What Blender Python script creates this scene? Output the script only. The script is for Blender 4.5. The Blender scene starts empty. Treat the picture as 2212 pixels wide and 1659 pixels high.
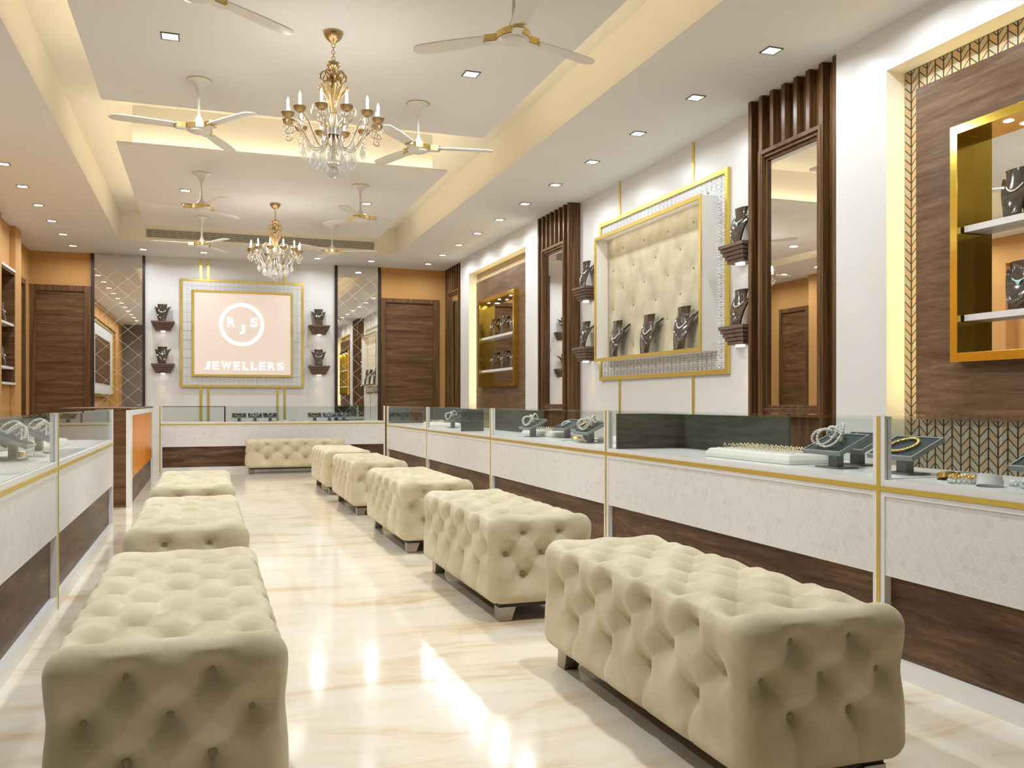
import bpy, math, random
import numpy as np
from mathutils import Vector, Matrix
random.seed(4)
SC = bpy.context.scene
COL = SC.collection
PI = math.pi

# ------------------------------------------------------------------ camera, view, big lights
cam = bpy.data.cameras.new('camera')
cam_o = bpy.data.objects.new('camera', cam)
COL.objects.link(cam_o)
SC.camera = cam_o
cam.sensor_width = 36.0
cam.lens = 1920.0 / 2212.0 * 36.0
cam.shift_y = (869.0 - 829.5) / 2212.0
cam.clip_start = 0.05
cam_o.location = (0, 0, 1.0)
cam_o.rotation_euler = (PI / 2, 0, -math.atan((1106 - 445) / 1920.0))
SC.view_settings.view_transform = 'Standard'
SC.view_settings.look = 'None'
SC.view_settings.gamma = 1.0
SC.view_settings.use_curve_mapping = False
SC.view_settings.exposure = 1.2
CY = SC.cycles
CY.use_denoising = True
CY.max_bounces = 9
CY.use_adaptive_sampling = True
CY.adaptive_threshold = 0.02
CY.diffuse_bounces = 4
CY.glossy_bounces = 5
CY.transmission_bounces = 6
CY.transparent_max_bounces = 24
CY.caustics_reflective = False
CY.caustics_refractive = False
CY.sample_clamp_indirect = 4.0
W = bpy.data.worlds.new('world')
SC.world = W
W.use_nodes = True
W.node_tree.nodes['Background'].inputs[0].default_value = (1.0, 0.97, 0.93, 1)
W.node_tree.nodes['Background'].inputs[1].default_value = 0.3
DOWN_W = 3.6
SLAB_W = 14.5          # watts of each recessed downlight
CHAND_W = 0.45         # watts of each chandelier candle
COVE = 7.5           # emission of the cove strips
NICHE = 6.0

# ------------------------------------------------------------------ helpers
class MB:
    def __init__(s): s.v = []; s.f = []
    def add(s, vs, fs):
        o = len(s.v); s.v += [tuple(p) for p in vs]; s.f += [tuple(i + o for i in f) for f in fs]
    def box(s, x0, x1, y0, y1, z0, z1):
        s.add([(x, y, z) for x in (x0, x1) for y in (y0, y1) for z in (z0, z1)],
              [(0, 1, 3, 2), (4, 6, 7, 5), (0, 4, 5, 1), (2, 3, 7, 6), (0, 2, 6, 4), (1, 5, 7, 3)])
        return s
    def tube(s, pts, r, n=8, closed=False, caps=True):
        pts = [Vector(p) for p in pts]; m = len(pts)
        rr = r if isinstance(r, (list, tuple)) else [r] * m
        vs = []; up = None
        for i, p in enumerate(pts):
            a = pts[(i - 1) % m] if (closed or i > 0) else p
            b = pts[(i + 1) % m] if (closed or i < m - 1) else p
            t = (b - a).normalized() if (b - a).length > 1e-9 else Vector((0, 0, 1))
            if up is None:
                up = Vector((0, 0, 1)) if abs(t.z) < .9 else Vector((1, 0, 0))
            up = (up - t * up.dot(t))
            if up.length < 1e-6: up = t.orthogonal()
            up.normalize(); w = t.cross(up)
            for k in range(n):
                q = 2 * PI * k / n
                vs.append(p + (up * math.cos(q) + w * math.sin(q)) * rr[i])
        fs = []
        for i in range(m if closed else m - 1):
            j = (i + 1) % m
            for k in range(n):
                l = (k + 1) % n
                fs.append((i * n + k, j * n + k, j * n + l, i * n + l))
        if not closed and caps:
            fs.append(tuple(range(n))); fs.append(tuple((m - 1) * n + k for k in reversed(range(n))))
        s.add(vs, fs); return s
    def lathe(s, prof, n=20, c=(0, 0, 0), sx=1, sy=1):
        vs = [(c[0] + r * math.cos(2 * PI * k / n) * sx, c[1] + r * math.sin(2 * PI * k / n) * sy, c[2] + z)
              for r, z in prof for k in range(n)]
        fs = [(i * n + k, i * n + (k + 1) % n, (i + 1) * n + (k + 1) % n, (i + 1) * n + k)
              for i in range(len(prof) - 1) for k in range(n)]
        fs.append(tuple(reversed(range(n)))); fs.append(tuple((len(prof) - 1) * n + k for k in range(n)))
        s.add(vs, fs); return s
    def sphere(s, c, r, n=8, m=6):
        return s.lathe([(max(r * math.sin(PI * i / m), r * .02), -r * math.cos(PI * i / m)) for i in range(m + 1)], n, c)
    def grid(s, fn, nu, nv, closed_u=False):
        vs = [fn(i, j) for i in range(nu) for j in range(nv)]
        fs = [(i * nv + j, ((i + 1) % nu) * nv + j, ((i + 1) % nu) * nv + j + 1, i * nv + j + 1)
              for i in range(nu if closed_u else nu - 1) for j in range(nv - 1)]
        s.add(vs, fs); return s
    def prism(s, poly, z0, z1):
        n = len(poly)
        s.add([(x, y, z0) for x, y in poly] + [(x, y, z1) for x, y in poly],
              [tuple(reversed(range(n))), tuple(range(n, 2 * n))] + [(i, (i + 1) % n, n + (i + 1) % n, n + i) for i in range(n)])
        return s
    def map(s, fn): s.v = [tuple(fn(*p)) for p in s.v]; return s
    def build(s, name, m, parent=None, smooth=False, bevel=0, off=None):
        me = bpy.data.meshes.new(name)
        if off is not None: s.v = [(a - off[0], b - off[1], c - off[2]) for a, b, c in s.v]
        me.from_pydata(s.v, [], s.f); me.update()
        bm_fix(me)
        if smooth:
            me.polygons.foreach_set('use_smooth', [True] * len(me.polygons))
            if smooth == 'auto': me.set_sharp_from_angle(angle=math.radians(40))
        me.materials.append(m)
        o = bpy.data.objects.new(name, me); COL.objects.link(o)
        if parent is not None: o.parent = parent
        if bevel:
            b = o.modifiers.new('b', 'BEVEL'); b.width = bevel; b.segments = 2; b.limit_method = 'ANGLE'
        return o

import bmesh
def bm_fix(me):
    b = bmesh.new(); b.from_mesh(me); bmesh.ops.recalc_face_normals(b, faces=b.faces); b.to_mesh(me); b.free()

def tag(o, label, cat, group=None):
    o['label'] = label; o['category'] = cat
    if group: o['group'] = group
    return o
def thing(name, label, cat, loc=(0, 0, 0), rz=0, group=None):
    o = bpy.data.objects.new(name, None); COL.objects.link(o)
    o.location = loc; o.rotation_euler = (0, 0, rz); o.empty_display_size = .1
    return tag(o, label, cat, group)
def struct(o): o['kind'] = 'structure'; return o
def dup(o, parent=None):
    c = o.copy(); COL.objects.link(c)
    if parent is not None: c.parent = parent
    for ch in list(o.children): dup(ch, c)
    return c
def place(proto, used, label, loc, rz=0, group=None, scale=None):
    o = dup(proto) if used else proto
    o.location = loc; o.rotation_euler = (0, 0, rz); o['label'] = label
    if group: o['group'] = group
    if scale: o.scale = scale
    return o
def area(name, loc, size, power, col, rot=(0, 0, 0), spread=180, parent=None, sy=None):
    l = bpy.data.lights.new(name, 'AREA'); l.energy = power; l.color = col; l.size = size
    l.spread = math.radians(spread)
    if sy: l.shape = 'RECTANGLE'; l.size_y = sy
    o = bpy.data.objects.new(name, l); COL.objects.link(o); o.location = loc; o.rotation_euler = rot
    if parent: o.parent = parent
    return o
def point(name, loc, power, col, r=.02, parent=None):
    l = bpy.data.lights.new(name, 'POINT'); l.energy = power; l.color = col; l.shadow_soft_size = r
    o = bpy.data.objects.new(name, l); COL.objects.link(o); o.location = loc
    if parent: o.parent = parent
    return o
ORD = ['first', 'second', 'third', 'fourth', 'fifth', 'sixth', 'seventh', 'eighth', 'ninth', 'tenth', 'eleventh', 'twelfth', 'thirteenth', 'fourteenth', 'fifteenth', 'sixteenth']

# ------------------------------------------------------------------ materials
def newmat(name):
    m = bpy.data.materials.new(name); m.use_nodes = True
    nt = m.node_tree; b = nt.nodes['Principled BSDF']
    return m, nt, b
def nd(nt, t, ins=None, **pr):
    n = nt.nodes.new(t)
    for k, v in pr.items(): setattr(n, k, v)
    for k, v in (ins or {}).items():
        if hasattr(v, 'is_linked') or isinstance(v, bpy.types.NodeSocket): nt.links.new(v, n.inputs[k])
        else: n.inputs[k].default_value = v
    return n
def mth(nt, op, a, b=0.0, c=None):
    n = nd(nt, 'ShaderNodeMath', {0: a, 1: b}, operation=op)
    if c is not None:
        if isinstance(c, bpy.types.NodeSocket): nt.links.new(c, n.inputs[2])
        else: n.inputs[2].default_value = c
    return n.outputs[0]
def mixc(nt, f, a, b):
    n = nt.nodes.new('ShaderNodeMix'); n.data_type = 'RGBA'
    for k, v in ((0, f), (6, a), (7, b)):
        if isinstance(v, bpy.types.NodeSocket): nt.links.new(v, n.inputs[k])
        else: n.inputs[k].default_value = v if k == 0 else (*v[:3], 1)
    return n.outputs[2]
def plain(name, c, r=.5, metal=0, spec=.5, coat=0, bump=0, bscale=200, emis=None, es=0):
    m, nt, b = newmat(name)
    b.inputs['Base Color'].default_value = (*c, 1); b.inputs['Roughness'].default_value = r
    b.inputs['Metallic'].default_value = metal; b.inputs['Specular IOR Level'].default_value = spec
    b.inputs['Coat Weight'].default_value = coat; b.inputs['Coat Roughness'].default_value = .05
    if emis:
        b.inputs['Emission Color'].default_value = (*emis, 1); b.inputs['Emission Strength'].default_value = es
    if bump:
        n = nd(nt, 'ShaderNodeTexNoise', {'Vector': nd(nt, 'ShaderNodeNewGeometry').outputs['Position'], 'Scale': bscale, 'Detail': 3})
        q = nd(nt, 'ShaderNodeBump', {'Height': n.outputs[0], 'Strength': bump, 'Distance': .004})
        nt.links.new(q.outputs[0], b.inputs['Normal'])
    return m
def emit(name, c, s):
    m, nt, b = newmat(name); nt.nodes.remove(b)
    e = nd(nt, 'ShaderNodeEmission', {0: (*c, 1), 1: s}); nt.links.new(e.outputs[0], nt.nodes['Material Output'].inputs[0])
    return m
def wood(name, c1, c2, c3, scale, r=.42, coords='Position'):
    """scale: noise scale per axis; small along the grain"""
    m, nt, b = newmat(name)
    p = nd(nt, 'ShaderNodeNewGeometry').outputs['Position'] if coords == 'Position' else nd(nt, 'ShaderNodeTexCoord').outputs['Object']
    v = nd(nt, 'ShaderNodeVectorMath', {0: p, 1: scale}, operation='MULTIPLY').outputs[0]
    n1 = nd(nt, 'ShaderNodeTexNoise', {'Vector': v, 'Scale': 1.0, 'Detail': 6, 'Roughness': .62, 'Distortion': .6})
    v2 = nd(nt, 'ShaderNodeVectorMath', {0: v, 1: (6, 6, 6)}, operation='MULTIPLY').outputs[0]
    n2 = nd(nt, 'ShaderNodeTexNoise', {'Vector': v2, 'Scale': 1.0, 'Detail': 3, 'Roughness': .6})
    a = mth(nt, 'ADD', mth(nt, 'MULTIPLY', n1.outputs[0], .72), mth(nt, 'MULTIPLY', n2.outputs[0], .28))
    cr = nd(nt, 'ShaderNodeValToRGB', {0: a})
    e = cr.color_ramp.elements
    e[0].position = .34; e[0].color = (*c1, 1); e[1].position = .68; e[1].color = (*c3, 1)
    k = e.new(.5); k.color = (*c2, 1)
    nt.links.new(cr.outputs[0], b.inputs['Base Color'])
    b.inputs['Roughness'].default_value = r; b.inputs['Specular IOR Level'].default_value = .3
    q = nd(nt, 'ShaderNodeBump', {'Height': n2.outputs[0], 'Strength': .12, 'Distance': .002})
    nt.links.new(q.outputs[0], b.inputs['Normal'])
    return m
D1, D2, D3 = (.055, .023, .007), (.125, .060, .021), (.23, .125, .052)
M = {}
M['paint'] = plain('wall_paint', (.80, .782, .768), .32, spec=.4, bump=.02, bscale=60)
M['ceil'] = plain('ceiling_paint', (.80, .772, .735), .85, spec=.2, bump=.05, bscale=300)
M['cove'] = plain('cove_paint', (.82, .76, .66), .9, spec=.1)
M['orange'] = plain('ochre_plaster', (.58, .31, .105), .75, spec=.25, bump=.25, bscale=220)
M['taupe'] = plain('taupe_plaster', (.23, .195, .165), .8, spec=.2)
M['white'] = plain('white_lacquer', (.80, .785, .77), .28, spec=.5)
M['cream'] = plain('cream_lacquer', (.84, .80, .73), .4, spec=.4)
M['offwhite'] = plain('white_board', (.82, .78, .76), .35)
M['gold'] = plain('gold_metal', (.80, .62, .16), .32, metal=1)
M['goldp'] = plain('polished_gold', (.80, .56, .10), .14, metal=1)
M['goldb'] = plain('brushed_gold', (.82, .63, .16), .34, metal=1, bump=.1, bscale=400)
M['brass'] = plain('antique_brass', (.50, .35, .17), .34, metal=1)
M['champ'] = plain('champagne_metal', (.66, .57, .42), .28, metal=.55)
M['silver'] = plain('silver_metal', (.75, .75, .76), .2, metal=1)
M['chrome'] = plain('dark_chrome', (.35, .31, .28), .12, metal=1)
M['fan'] = plain('fan_lacquer', (.80, .75, .68), .3)
M['fangold'] = plain('fan_trim_gold', (.72, .53, .20), .25, metal=1)
M['brownpl'] = plain('bust_gloss_brown', (.050, .034, .024), .1, spec=.6, coat=.6)
M['pearl'] = plain('pearl_beads', (.80, .77, .70), .3, coat=.3)
M['aqua'] = plain('aqua_stones', (.55, .78, .80), .15, coat=.5)
M['crystal_b'] = plain('crystal_bangle', (.80, .80, .78), .2, metal=.3, bump=.6, bscale=900)
M['goldj'] = plain('gold_jewellery', (.83, .60, .22), .2, metal=1)
M['ringm'] = plain('ring_pale_gold', (.84, .72, .48), .22, metal=.8)
M['tray'] = plain('grey_tray_edge', (.24, .25, .245), .4)
M['velvet'] = plain('dark_green_velvet', (.022, .036, .034), .7, bump=.3, bscale=120)
M['dark'] = plain('dark_trim', (.030, .016, .010), .4)
M['trimgrey'] = plain('lamp_trim', (.11, .085, .06), .5)
M['dl'] = emit('downlight_diffuser', (1, .98, .95), 4.0)
M['flame'] = emit('candle_bulb', (1, .93, .80), 5.0)
M['candle'] = plain('candle_sleeve', (.85, .85, .90), .35, emis=(.9, .92, 1), es=.35)
M['led'] = emit('cove_led', (1.0, .90, .64), COVE)
M['nled'] = emit('niche_led', (1.0, .76, .26), NICHE)
M['sign'] = plain('backlit_sign_face', (.55, .46, .40), .35, emis=(1.0, .82, .68), es=.19)
M['signw'] = plain('backlit_sign_letters', (.9, .9, .88), .35, emis=(1, 1, .98), es=.32)
M['fret'] = plain('fret_white', (.92, .91, .90), .35)
M['key'] = plain('fret_key_grey', (.60, .59, .575), .45)
M['amber'] = plain('amber_fluted', (.80, .27, .015), .22, metal=.3)
M['wy'] = wood('walnut_grain_y', D1, D2, D3, (3, 1.6, 22))
M['wx'] = wood('walnut_grain_x', D1, D2, D3, (1.1, 3, 16))
M['wz'] = wood('walnut_grain_z', D1, D2, D3, (34, 34, 1.3), r=.33)
M['wn'] = wood('walnut_niche', (.10, .051, .024), (.17, .096, .050), (.27, .165, .095), (3, 1.6, 20), r=.36)
M['wolive'] = wood('olive_grey_board', (.045, .047, .036), (.078, .080, .062), (.12, .118, .092), (1.4, 1.4, 16))
M['ws'] = wood('walnut_shelf', (.11, .066, .044), (.17, .105, .072), (.24, .155, .11), (12, 12, 50), r=.5)
M['wpanel'] = wood('walnut_plinth', D1, (.10, .052, .029), D3, (2.2, 1.6, 16))

def glassmat(name, tint, ior=1.45, gl=(1, 1, 1), rough=.0):
    m, nt, b = newmat(name); nt.nodes.remove(b)
    t = nd(nt, 'ShaderNodeBsdfTransparent', {0: (*tint, 1)})
    g = nd(nt, 'ShaderNodeBsdfGlossy', {'Color': (*gl, 1), 'Roughness': rough})
    bf = nd(nt, 'ShaderNodeNewGeometry').outputs['Backfacing']
    f = nd(nt, 'ShaderNodeFresnel', {'IOR': mth(nt, 'ADD', ior, mth(nt, 'MULTIPLY', bf, 1 / ior - ior))})
    x = nd(nt, 'ShaderNodeMixShader', {0: f.outputs[0], 1: t.outputs[0], 2: g.outputs[0]})
    nt.links.new(x.outputs[0], nt.nodes['Material Output'].inputs[0]); return m
M['glass'] = glassmat('counter_glass', (.925, .943, .935), 1.07)
M['glasst'] = glassmat('counter_top_glass', (.94, .95, .945), 1.3)
M['crystal'] = glassmat('chandelier_crystal', (.97, .97, .97), 2.2)
_nt = M['crystal'].node_tree; _o = _nt.nodes['Material Output']; _s = _o.inputs[0].links[0].from_socket
_d = nd(_nt, 'ShaderNodeBsdfDiffuse', {0: (.93, .93, .92, 1)}); _m = nd(_nt, 'ShaderNodeMixShader', {0: .28, 1: _s, 2: _d.outputs[0]})
_nt.links.new(_m.outputs[0], _o.inputs[0])
def mirrormat(name, c, r=.01):
    m, nt, b = newmat(name); b.inputs['Base Color'].default_value = (*c, 1)
    b.inputs['Metallic'].default_value = 1; b.inputs['Roughness'].default_value = r; return m
M['mirror'] = mirrormat('mirror_silver', (.90, .89, .87))

def diamond_mirror():
    m, nt, b = newmat('diamond_grooved_mirror')
    p = nd(nt, 'ShaderNodeSeparateXYZ', {0: nd(nt, 'ShaderNodeNewGeometry').outputs['Position']})
    x, z = p.outputs[0], p.outputs[2]
    zz = mth(nt, 'MULTIPLY', z, 1.15)
    def line(q):
        fr = mth(nt, 'FRACT', mth(nt, 'DIVIDE', q, .30))
        d = mth(nt, 'ABSOLUTE', mth(nt, 'SUBTRACT', fr, .5))
        return mth(nt, 'GREATER_THAN', d, .5 - .009)
    a = line(mth(nt, 'ADD', mth(nt, 'ADD', x, zz), 20)); c = line(mth(nt, 'ADD', mth(nt, 'SUBTRACT', x, zz), 20.08))
    l = mth(nt, 'MAXIMUM', a, c)
    nt.links.new(mixc(nt, l, (.86, .84, .81), (.72, .62, .52)), b.inputs['Base Color'])
    nt.links.new(mth(nt, 'SUBTRACT', 1, l), b.inputs['Metallic'])
    nt.links.new(mth(nt, 'MULTIPLY', l, .4), b.inputs['Roughness'])
    return m
M['dmirror'] = diamond_mirror()

def hexmat():
    m, nt, b = newmat('marble_hexagon_tile')
    geo = nd(nt, 'ShaderNodeNewGeometry').outputs['Position']
    p = nd(nt, 'ShaderNodeSeparateXYZ', {0: geo})
    u = mth(nt, 'ADD', p.outputs[0], p.outputs[1]); v = p.outputs[2]
    s = 1 / .037
    def comp(off):
        fx = mth(nt, 'SUBTRACT', mth(nt, 'FLOORED_MODULO', mth(nt, 'ADD', mth(nt, 'MULTIPLY', u, s), off[0]), 1.0), .5)
        fy = mth(nt, 'SUBTRACT', mth(nt, 'FLOORED_MODULO', mth(nt, 'ADD', mth(nt, 'MULTIPLY', v, s), off[1]), 1.7320508), .8660254)
        return fx, fy
    ax, ay = comp((0, 0)); bx, by = comp((.5, .8660254))
    def sq(x, y): return mth(nt, 'ADD', mth(nt, 'MULTIPLY', x, x), mth(nt, 'MULTIPLY', y, y))
    sel = mth(nt, 'LESS_THAN', sq(ax, ay), sq(bx, by))
    def pick(i, j): return mth(nt, 'ADD', mth(nt, 'MULTIPLY', sel, i), mth(nt, 'MULTIPLY', mth(nt, 'SUBTRACT', 1, sel), j))
    gx, gy = pick(ax, bx), pick(ay, by)
    hx = mth(nt, 'ABSOLUTE', gx); hy = mth(nt, 'ABSOLUTE', gy)
    dd = mth(nt, 'MAXIMUM', hx, mth(nt, 'ADD', mth(nt, 'MULTIPLY', hx, .5), mth(nt, 'MULTIPLY', hy, .8660254)))
    grout = mth(nt, 'GREATER_THAN', dd, .478)
    cid = nd(nt, 'ShaderNodeCombineXYZ', {0: mth(nt, 'ROUND', mth(nt, 'MULTIPLY', mth(nt, 'SUBTRACT', mth(nt, 'MULTIPLY', u, s), gx), 2)),
                                          1: mth(nt, 'ROUND', mth(nt, 'MULTIPLY', mth(nt, 'SUBTRACT', mth(nt, 'MULTIPLY', v, s), gy), 1.1547005))})
    wn = nd(nt, 'ShaderNodeTexWhiteNoise', {'Vector': cid.outputs[0]})
    no = nd(nt, 'ShaderNodeTexNoise', {'Vector': geo, 'Scale': 14, 'Detail': 6, 'Roughness': .7})
    val = mth(nt, 'ADD', mth(nt, 'MULTIPLY', mth(nt, 'POWER', wn.outputs[0], 5), .30), mth(nt, 'MULTIPLY', no.outputs[0], .55))
    tile = mixc(nt, val, (.82, .80, .785), (.62, .60, .585))
    nt.links.new(mixc(nt, grout, tile, (.88, .85, .82)), b.inputs['Base Color'])
    b.inputs['Roughness'].default_value = .38
    q = nd(nt, 'ShaderNodeBump', {'Height': mth(nt, 'SMOOTH_MIN', mth(nt, 'SUBTRACT', .5, dd), .04, .02), 'Strength': .35, 'Distance': .035})
    nt.links.new(q.outputs[0], b.inputs['Normal'])
    return m
M['hex'] = hexmat()

def herring():
    m, nt, b = newmat('gold_chevron_panel')
    p = nd(nt, 'ShaderNodeSeparateXYZ', {0: nd(nt, 'ShaderNodeNewGeometry').outputs['Position']})
    u, z = p.outputs[1], p.outputs[2]
    w = .062
    q = mth(nt, 'ADD', mth(nt, 'DIVIDE', u, w), 40)
    ci = mth(nt, 'FLOOR', q); fx = mth(nt, 'FRACT', q)
    odd = mth(nt, 'FLOORED_MODULO', ci, 2)
    sl = mth(nt, 'ADD', mth(nt, 'MULTIPLY', odd, mth(nt, 'SUBTRACT', 1, fx)), mth(nt, 'MULTIPLY', mth(nt, 'SUBTRACT', 1, odd), fx))
    zz = mth(nt, 'DIVIDE', mth(nt, 'ADD', z, mth(nt, 'MULTIPLY', sl, w * .95)), .054)
    band = mth(nt, 'FLOOR', zz); fz = mth(nt, 'FRACT', zz)
    dx = mth(nt, 'ABSOLUTE', mth(nt, 'SUBTRACT', fx, .5)); dz = mth(nt, 'ABSOLUTE', mth(nt, 'SUBTRACT', fz, .5))
    line = mth(nt, 'MAXIMUM', mth(nt, 'GREATER_THAN', dx, .42), mth(nt, 'GREATER_THAN', dz, .42))
    alt = mth(nt, 'FLOORED_MODULO', mth(nt, 'ADD', band, odd), 2)
    f1 = mth(nt, 'GREATER_THAN', mth(nt, 'FRACT', mth(nt, 'MULTIPLY', fx, 7)), .62)
    f2 = mth(nt, 'GREATER_THAN', mth(nt, 'FRACT', mth(nt, 'MULTIPLY', fz, 5)), .75)
    fine = mth(nt, 'ADD', mth(nt, 'MULTIPLY', alt, f1), mth(nt, 'MULTIPLY', mth(nt, 'MULTIPLY', mth(nt, 'SUBTRACT', 1, alt), f2), .55))
    c = mixc(nt, alt, (.56, .40, .25), (.66, .62, .48))
    c = mixc(nt, mth(nt, 'MULTIPLY', fine, .9), c, (.10, .06, .03))
    c = mixc(nt, line, c, (.03, .016, .008))
    nt.links.new(c, b.inputs['Base Color']); b.inputs['Roughness'].default_value = .45
    return m
M['herring'] = herring()

def fabric():
    m, nt, b = newmat('cream_velvet')
    p = nd(nt, 'ShaderNodeTexCoord').outputs['Object']
    n = nd(nt, 'ShaderNodeTexNoise', {'Vector': p, 'Scale': 5.5, 'Detail': 4, 'Roughness': .6})
    cr = nd(nt, 'ShaderNodeValToRGB', {0: n.outputs[0]})
    e = cr.color_ramp.elements; e[0].position = .3; e[0].color = (.47, .41, .26, 1); e[1].position = .7; e[1].color = (.66, .575, .415, 1)
    nt.links.new(cr.outputs[0], b.inputs['Base Color'])
    b.inputs['Roughness'].default_value = .8; b.inputs['Specular IOR Level'].default_value = .2
    b.inputs['Sheen Weight'].default_value = .35; b.inputs['Sheen Roughness'].default_value = .4
    b.inputs['Sheen Tint'].default_value = (.95, .92, .8, 1)
    n2 = nd(nt, 'ShaderNodeTexNoise', {'Vector': p, 'Scale': 420, 'Detail': 2})
    q = nd(nt, 'ShaderNodeBump', {'Height': n2.outputs[0], 'Strength': .15, 'Distance': .002})
    nt.links.new(q.outputs[0], b.inputs['Normal']); return m
M['fabric'] = fabric()
M['fabricb'] = plain('tufted_button', (.36, .31, .19), .6)

def floormat():
    m, nt, b = newmat('polished_cream_marble')
    geo = nd(nt, 'ShaderNodeNewGeometry').outputs['Position']
    v = nd(nt, 'ShaderNodeVectorMath', {0: geo, 1: (.9, 3.0, 1)}, operation='MULTIPLY').outputs[0]
    n = nd(nt, 'ShaderNodeTexNoise', {'Vector': v, 'Scale': 1.3, 'Detail': 8, 'Roughness': .66, 'Distortion': .9})
    cr = nd(nt, 'ShaderNodeValToRGB', {0: n.outputs[0]})
    e = cr.color_ramp.elements; e[0].position = .32; e[0].color = (.66, .49, .30, 1); e[1].position = .62; e[1].color = (.82, .755, .65, 1)
    k = e.new(.46); k.color = (.79, .685, .535, 1)
    p = nd(nt, 'ShaderNodeSeparateXYZ', {0: geo})
    def joint(s, o, w):
        fr = mth(nt, 'FRACT', mth(nt, 'DIVIDE', mth(nt, 'ADD', s, o), 1.63))
        return mth(nt, 'GREATER_THAN', mth(nt, 'ABSOLUTE', mth(nt, 'SUBTRACT', fr, .5)), .5 - w / 1.63 / 2)
    j = mth(nt, 'MAXIMUM', joint(p.outputs[1], 20 * 1.63 - 2.64, .006), joint(p.outputs[0], 20 * 1.63 + .2, .005))
    nt.links.new(mixc(nt, mth(nt, 'MULTIPLY', j, .7), cr.outputs[0], (.72, .70, .66)), b.inputs['Base Color'])
    b.inputs['Roughness'].default_value = .11; b.inputs['Specular IOR Level'].default_value = .6
    n3 = nd(nt, 'ShaderNodeTexNoise', {'Vector': geo, 'Scale': 9, 'Detail': 2})
    q = nd(nt, 'ShaderNodeBump', {'Height': n3.outputs[0], 'Strength': .02, 'Distance': .01})
    nt.links.new(q.outputs[0], b.inputs['Normal'])
    return m
M['floor'] = floormat()

# ------------------------------------------------------------------ room shell
XL, XR, YF, YB, ZC, ZR = -2.49, 4.03, -1.6, 14.9, 3.27, 3.66
RX0, RX1, RY0, RY1 = -1.15, 2.765, -0.6, 13.53          # ceiling recess
struct(MB().box(XL - .15, XR + .15, YF - .15, YB + .15, -.1, 0).build('floor', M['floor']))
b = MB()
b.box(XL - .15, RX0, YF, YB + .1, ZC, ZR + .1); b.box(RX1, XR + .15, YF, YB + .1, ZC, ZR + .1)
b.box(RX0, RX1, RY1, YB + .1, ZC, ZR + .1); b.box(RX0, RX1, YF, RY0, ZC, ZR + .1)
struct(b.build('ceiling', M['ceil']))
# inner skins of the recess
b = MB(); t = .004
b.box(RX0, RX0 + t, RY0, RY1, ZC, ZR); b.box(RX1 - t, RX1, RY0, RY1, ZC, ZR)
b.box(RX0, RX1, RY1 - t, RY1, ZC, ZR); b.box(RX0, RX1, RY0, RY0 + t, ZC, ZR); b.box(RX0, RX1, RY0, RY1, ZR, ZR + .1)
struct(b.build('ceiling_recess', M['cove']))
SX0, SX1 = -.742, 2.25
for k, (y0, y1) in enumerate(((-.3, 7.30), (8.50, 12.24))):
    b = MB(); b.box(SX0, SX1, y0, y1, ZC, ZC + .025); 
    lip = struct(b.build('ceiling_panel', M['ceil']))
    i = .12
    MB().box(SX0 + i, SX1 - i, y0 + i, y1 - i, ZC + .025, ZR).build('panel_core', M['cove'], lip)
    e = MB(); w = .02; z0, z1 = ZC + .0255, ZC + .0305; g = .035
    e.box(SX0 + g, SX0 + g + w, y0 + g, y1 - g, z0, z1); e.box(SX1 - g - w, SX1 - g, y0 + g, y1 - g, z0, z1)
    e.box(SX0 + g, SX1 - g, y0 + g, y0 + g + w, z0, z1); e.box(SX0 + g, SX1 - g, y1 - g - w, y1 - g, z0, z1)
    e.build('led_strip', M['led'], lip)
    lip['kind'] = 'structure'
# wall behind the sign
b = MB(); b.box(-.92, 2.05, YB, YB + .15, 0, ZC); struct(b.build('wall_back', M['paint']))
b = MB(); b.box(XL - .15, -1.58, YB, YB + .15, 0, ZC); b.box(-1.58, -.92, YB + .02, YB + .15, 0, ZC); struct(b.build('wall_back', M['orange']))
b = MB(); b.box(2.76, XR + .15, YB, YB + .15, 0, ZC); b.box(2.05, 2.76, YB + .02, YB + .15, 0, ZC); struct(b.build('wall_back', M['orange']))
# wall with the pillars
b = MB(); b.box(XR, XR + .15, YF, YB + .15, 0, ZC)
XW = 3.88; NZ = 3.0
NICHES = ((1.74, 4.333), (10.74, 13.334)); SECT = ((-1.0, 4.785), (10.30, 13.82))
for (n0, n1), (s0, s1) in zip(NICHES, SECT):
    b.box(XW, XR, s0, n0, 0, ZC); b.box(XW, XR, n1, s1, 0, ZC); b.box(XW, XR, n0, n1, NZ, ZC)
struct(b.build('wall_right', M['paint']))
# ochre wall: piers, a niche, a door
b = MB(); b.box(XL - .15, XL, YF, YB + .15, 0, ZC)
PX0 = -2.32
for y0, y1 in ((12.9, 13.28), (9.3, 12.08), (1.5, 3.4)): b.box(XL, PX0, y0, y1, 0, ZC)
b.box(XL, PX0 - .06, 12.08, 12.9, 2.69, ZC); b.box(XL, PX0 - .06, 12.08, 12.9, 0, 1.22)
b.box(XL, PX0, 3.4, 9.3, 2.9, ZC)
struct(b.build('wall_left', M['orange']))
b = MB(); b.box(XL, XR, YF - .15, YF, 0, ZC); b.box(XL, -1.7, 1.35, 1.5, 0, ZC)
struct(b.build('wall_front', M['taupe']))

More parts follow.
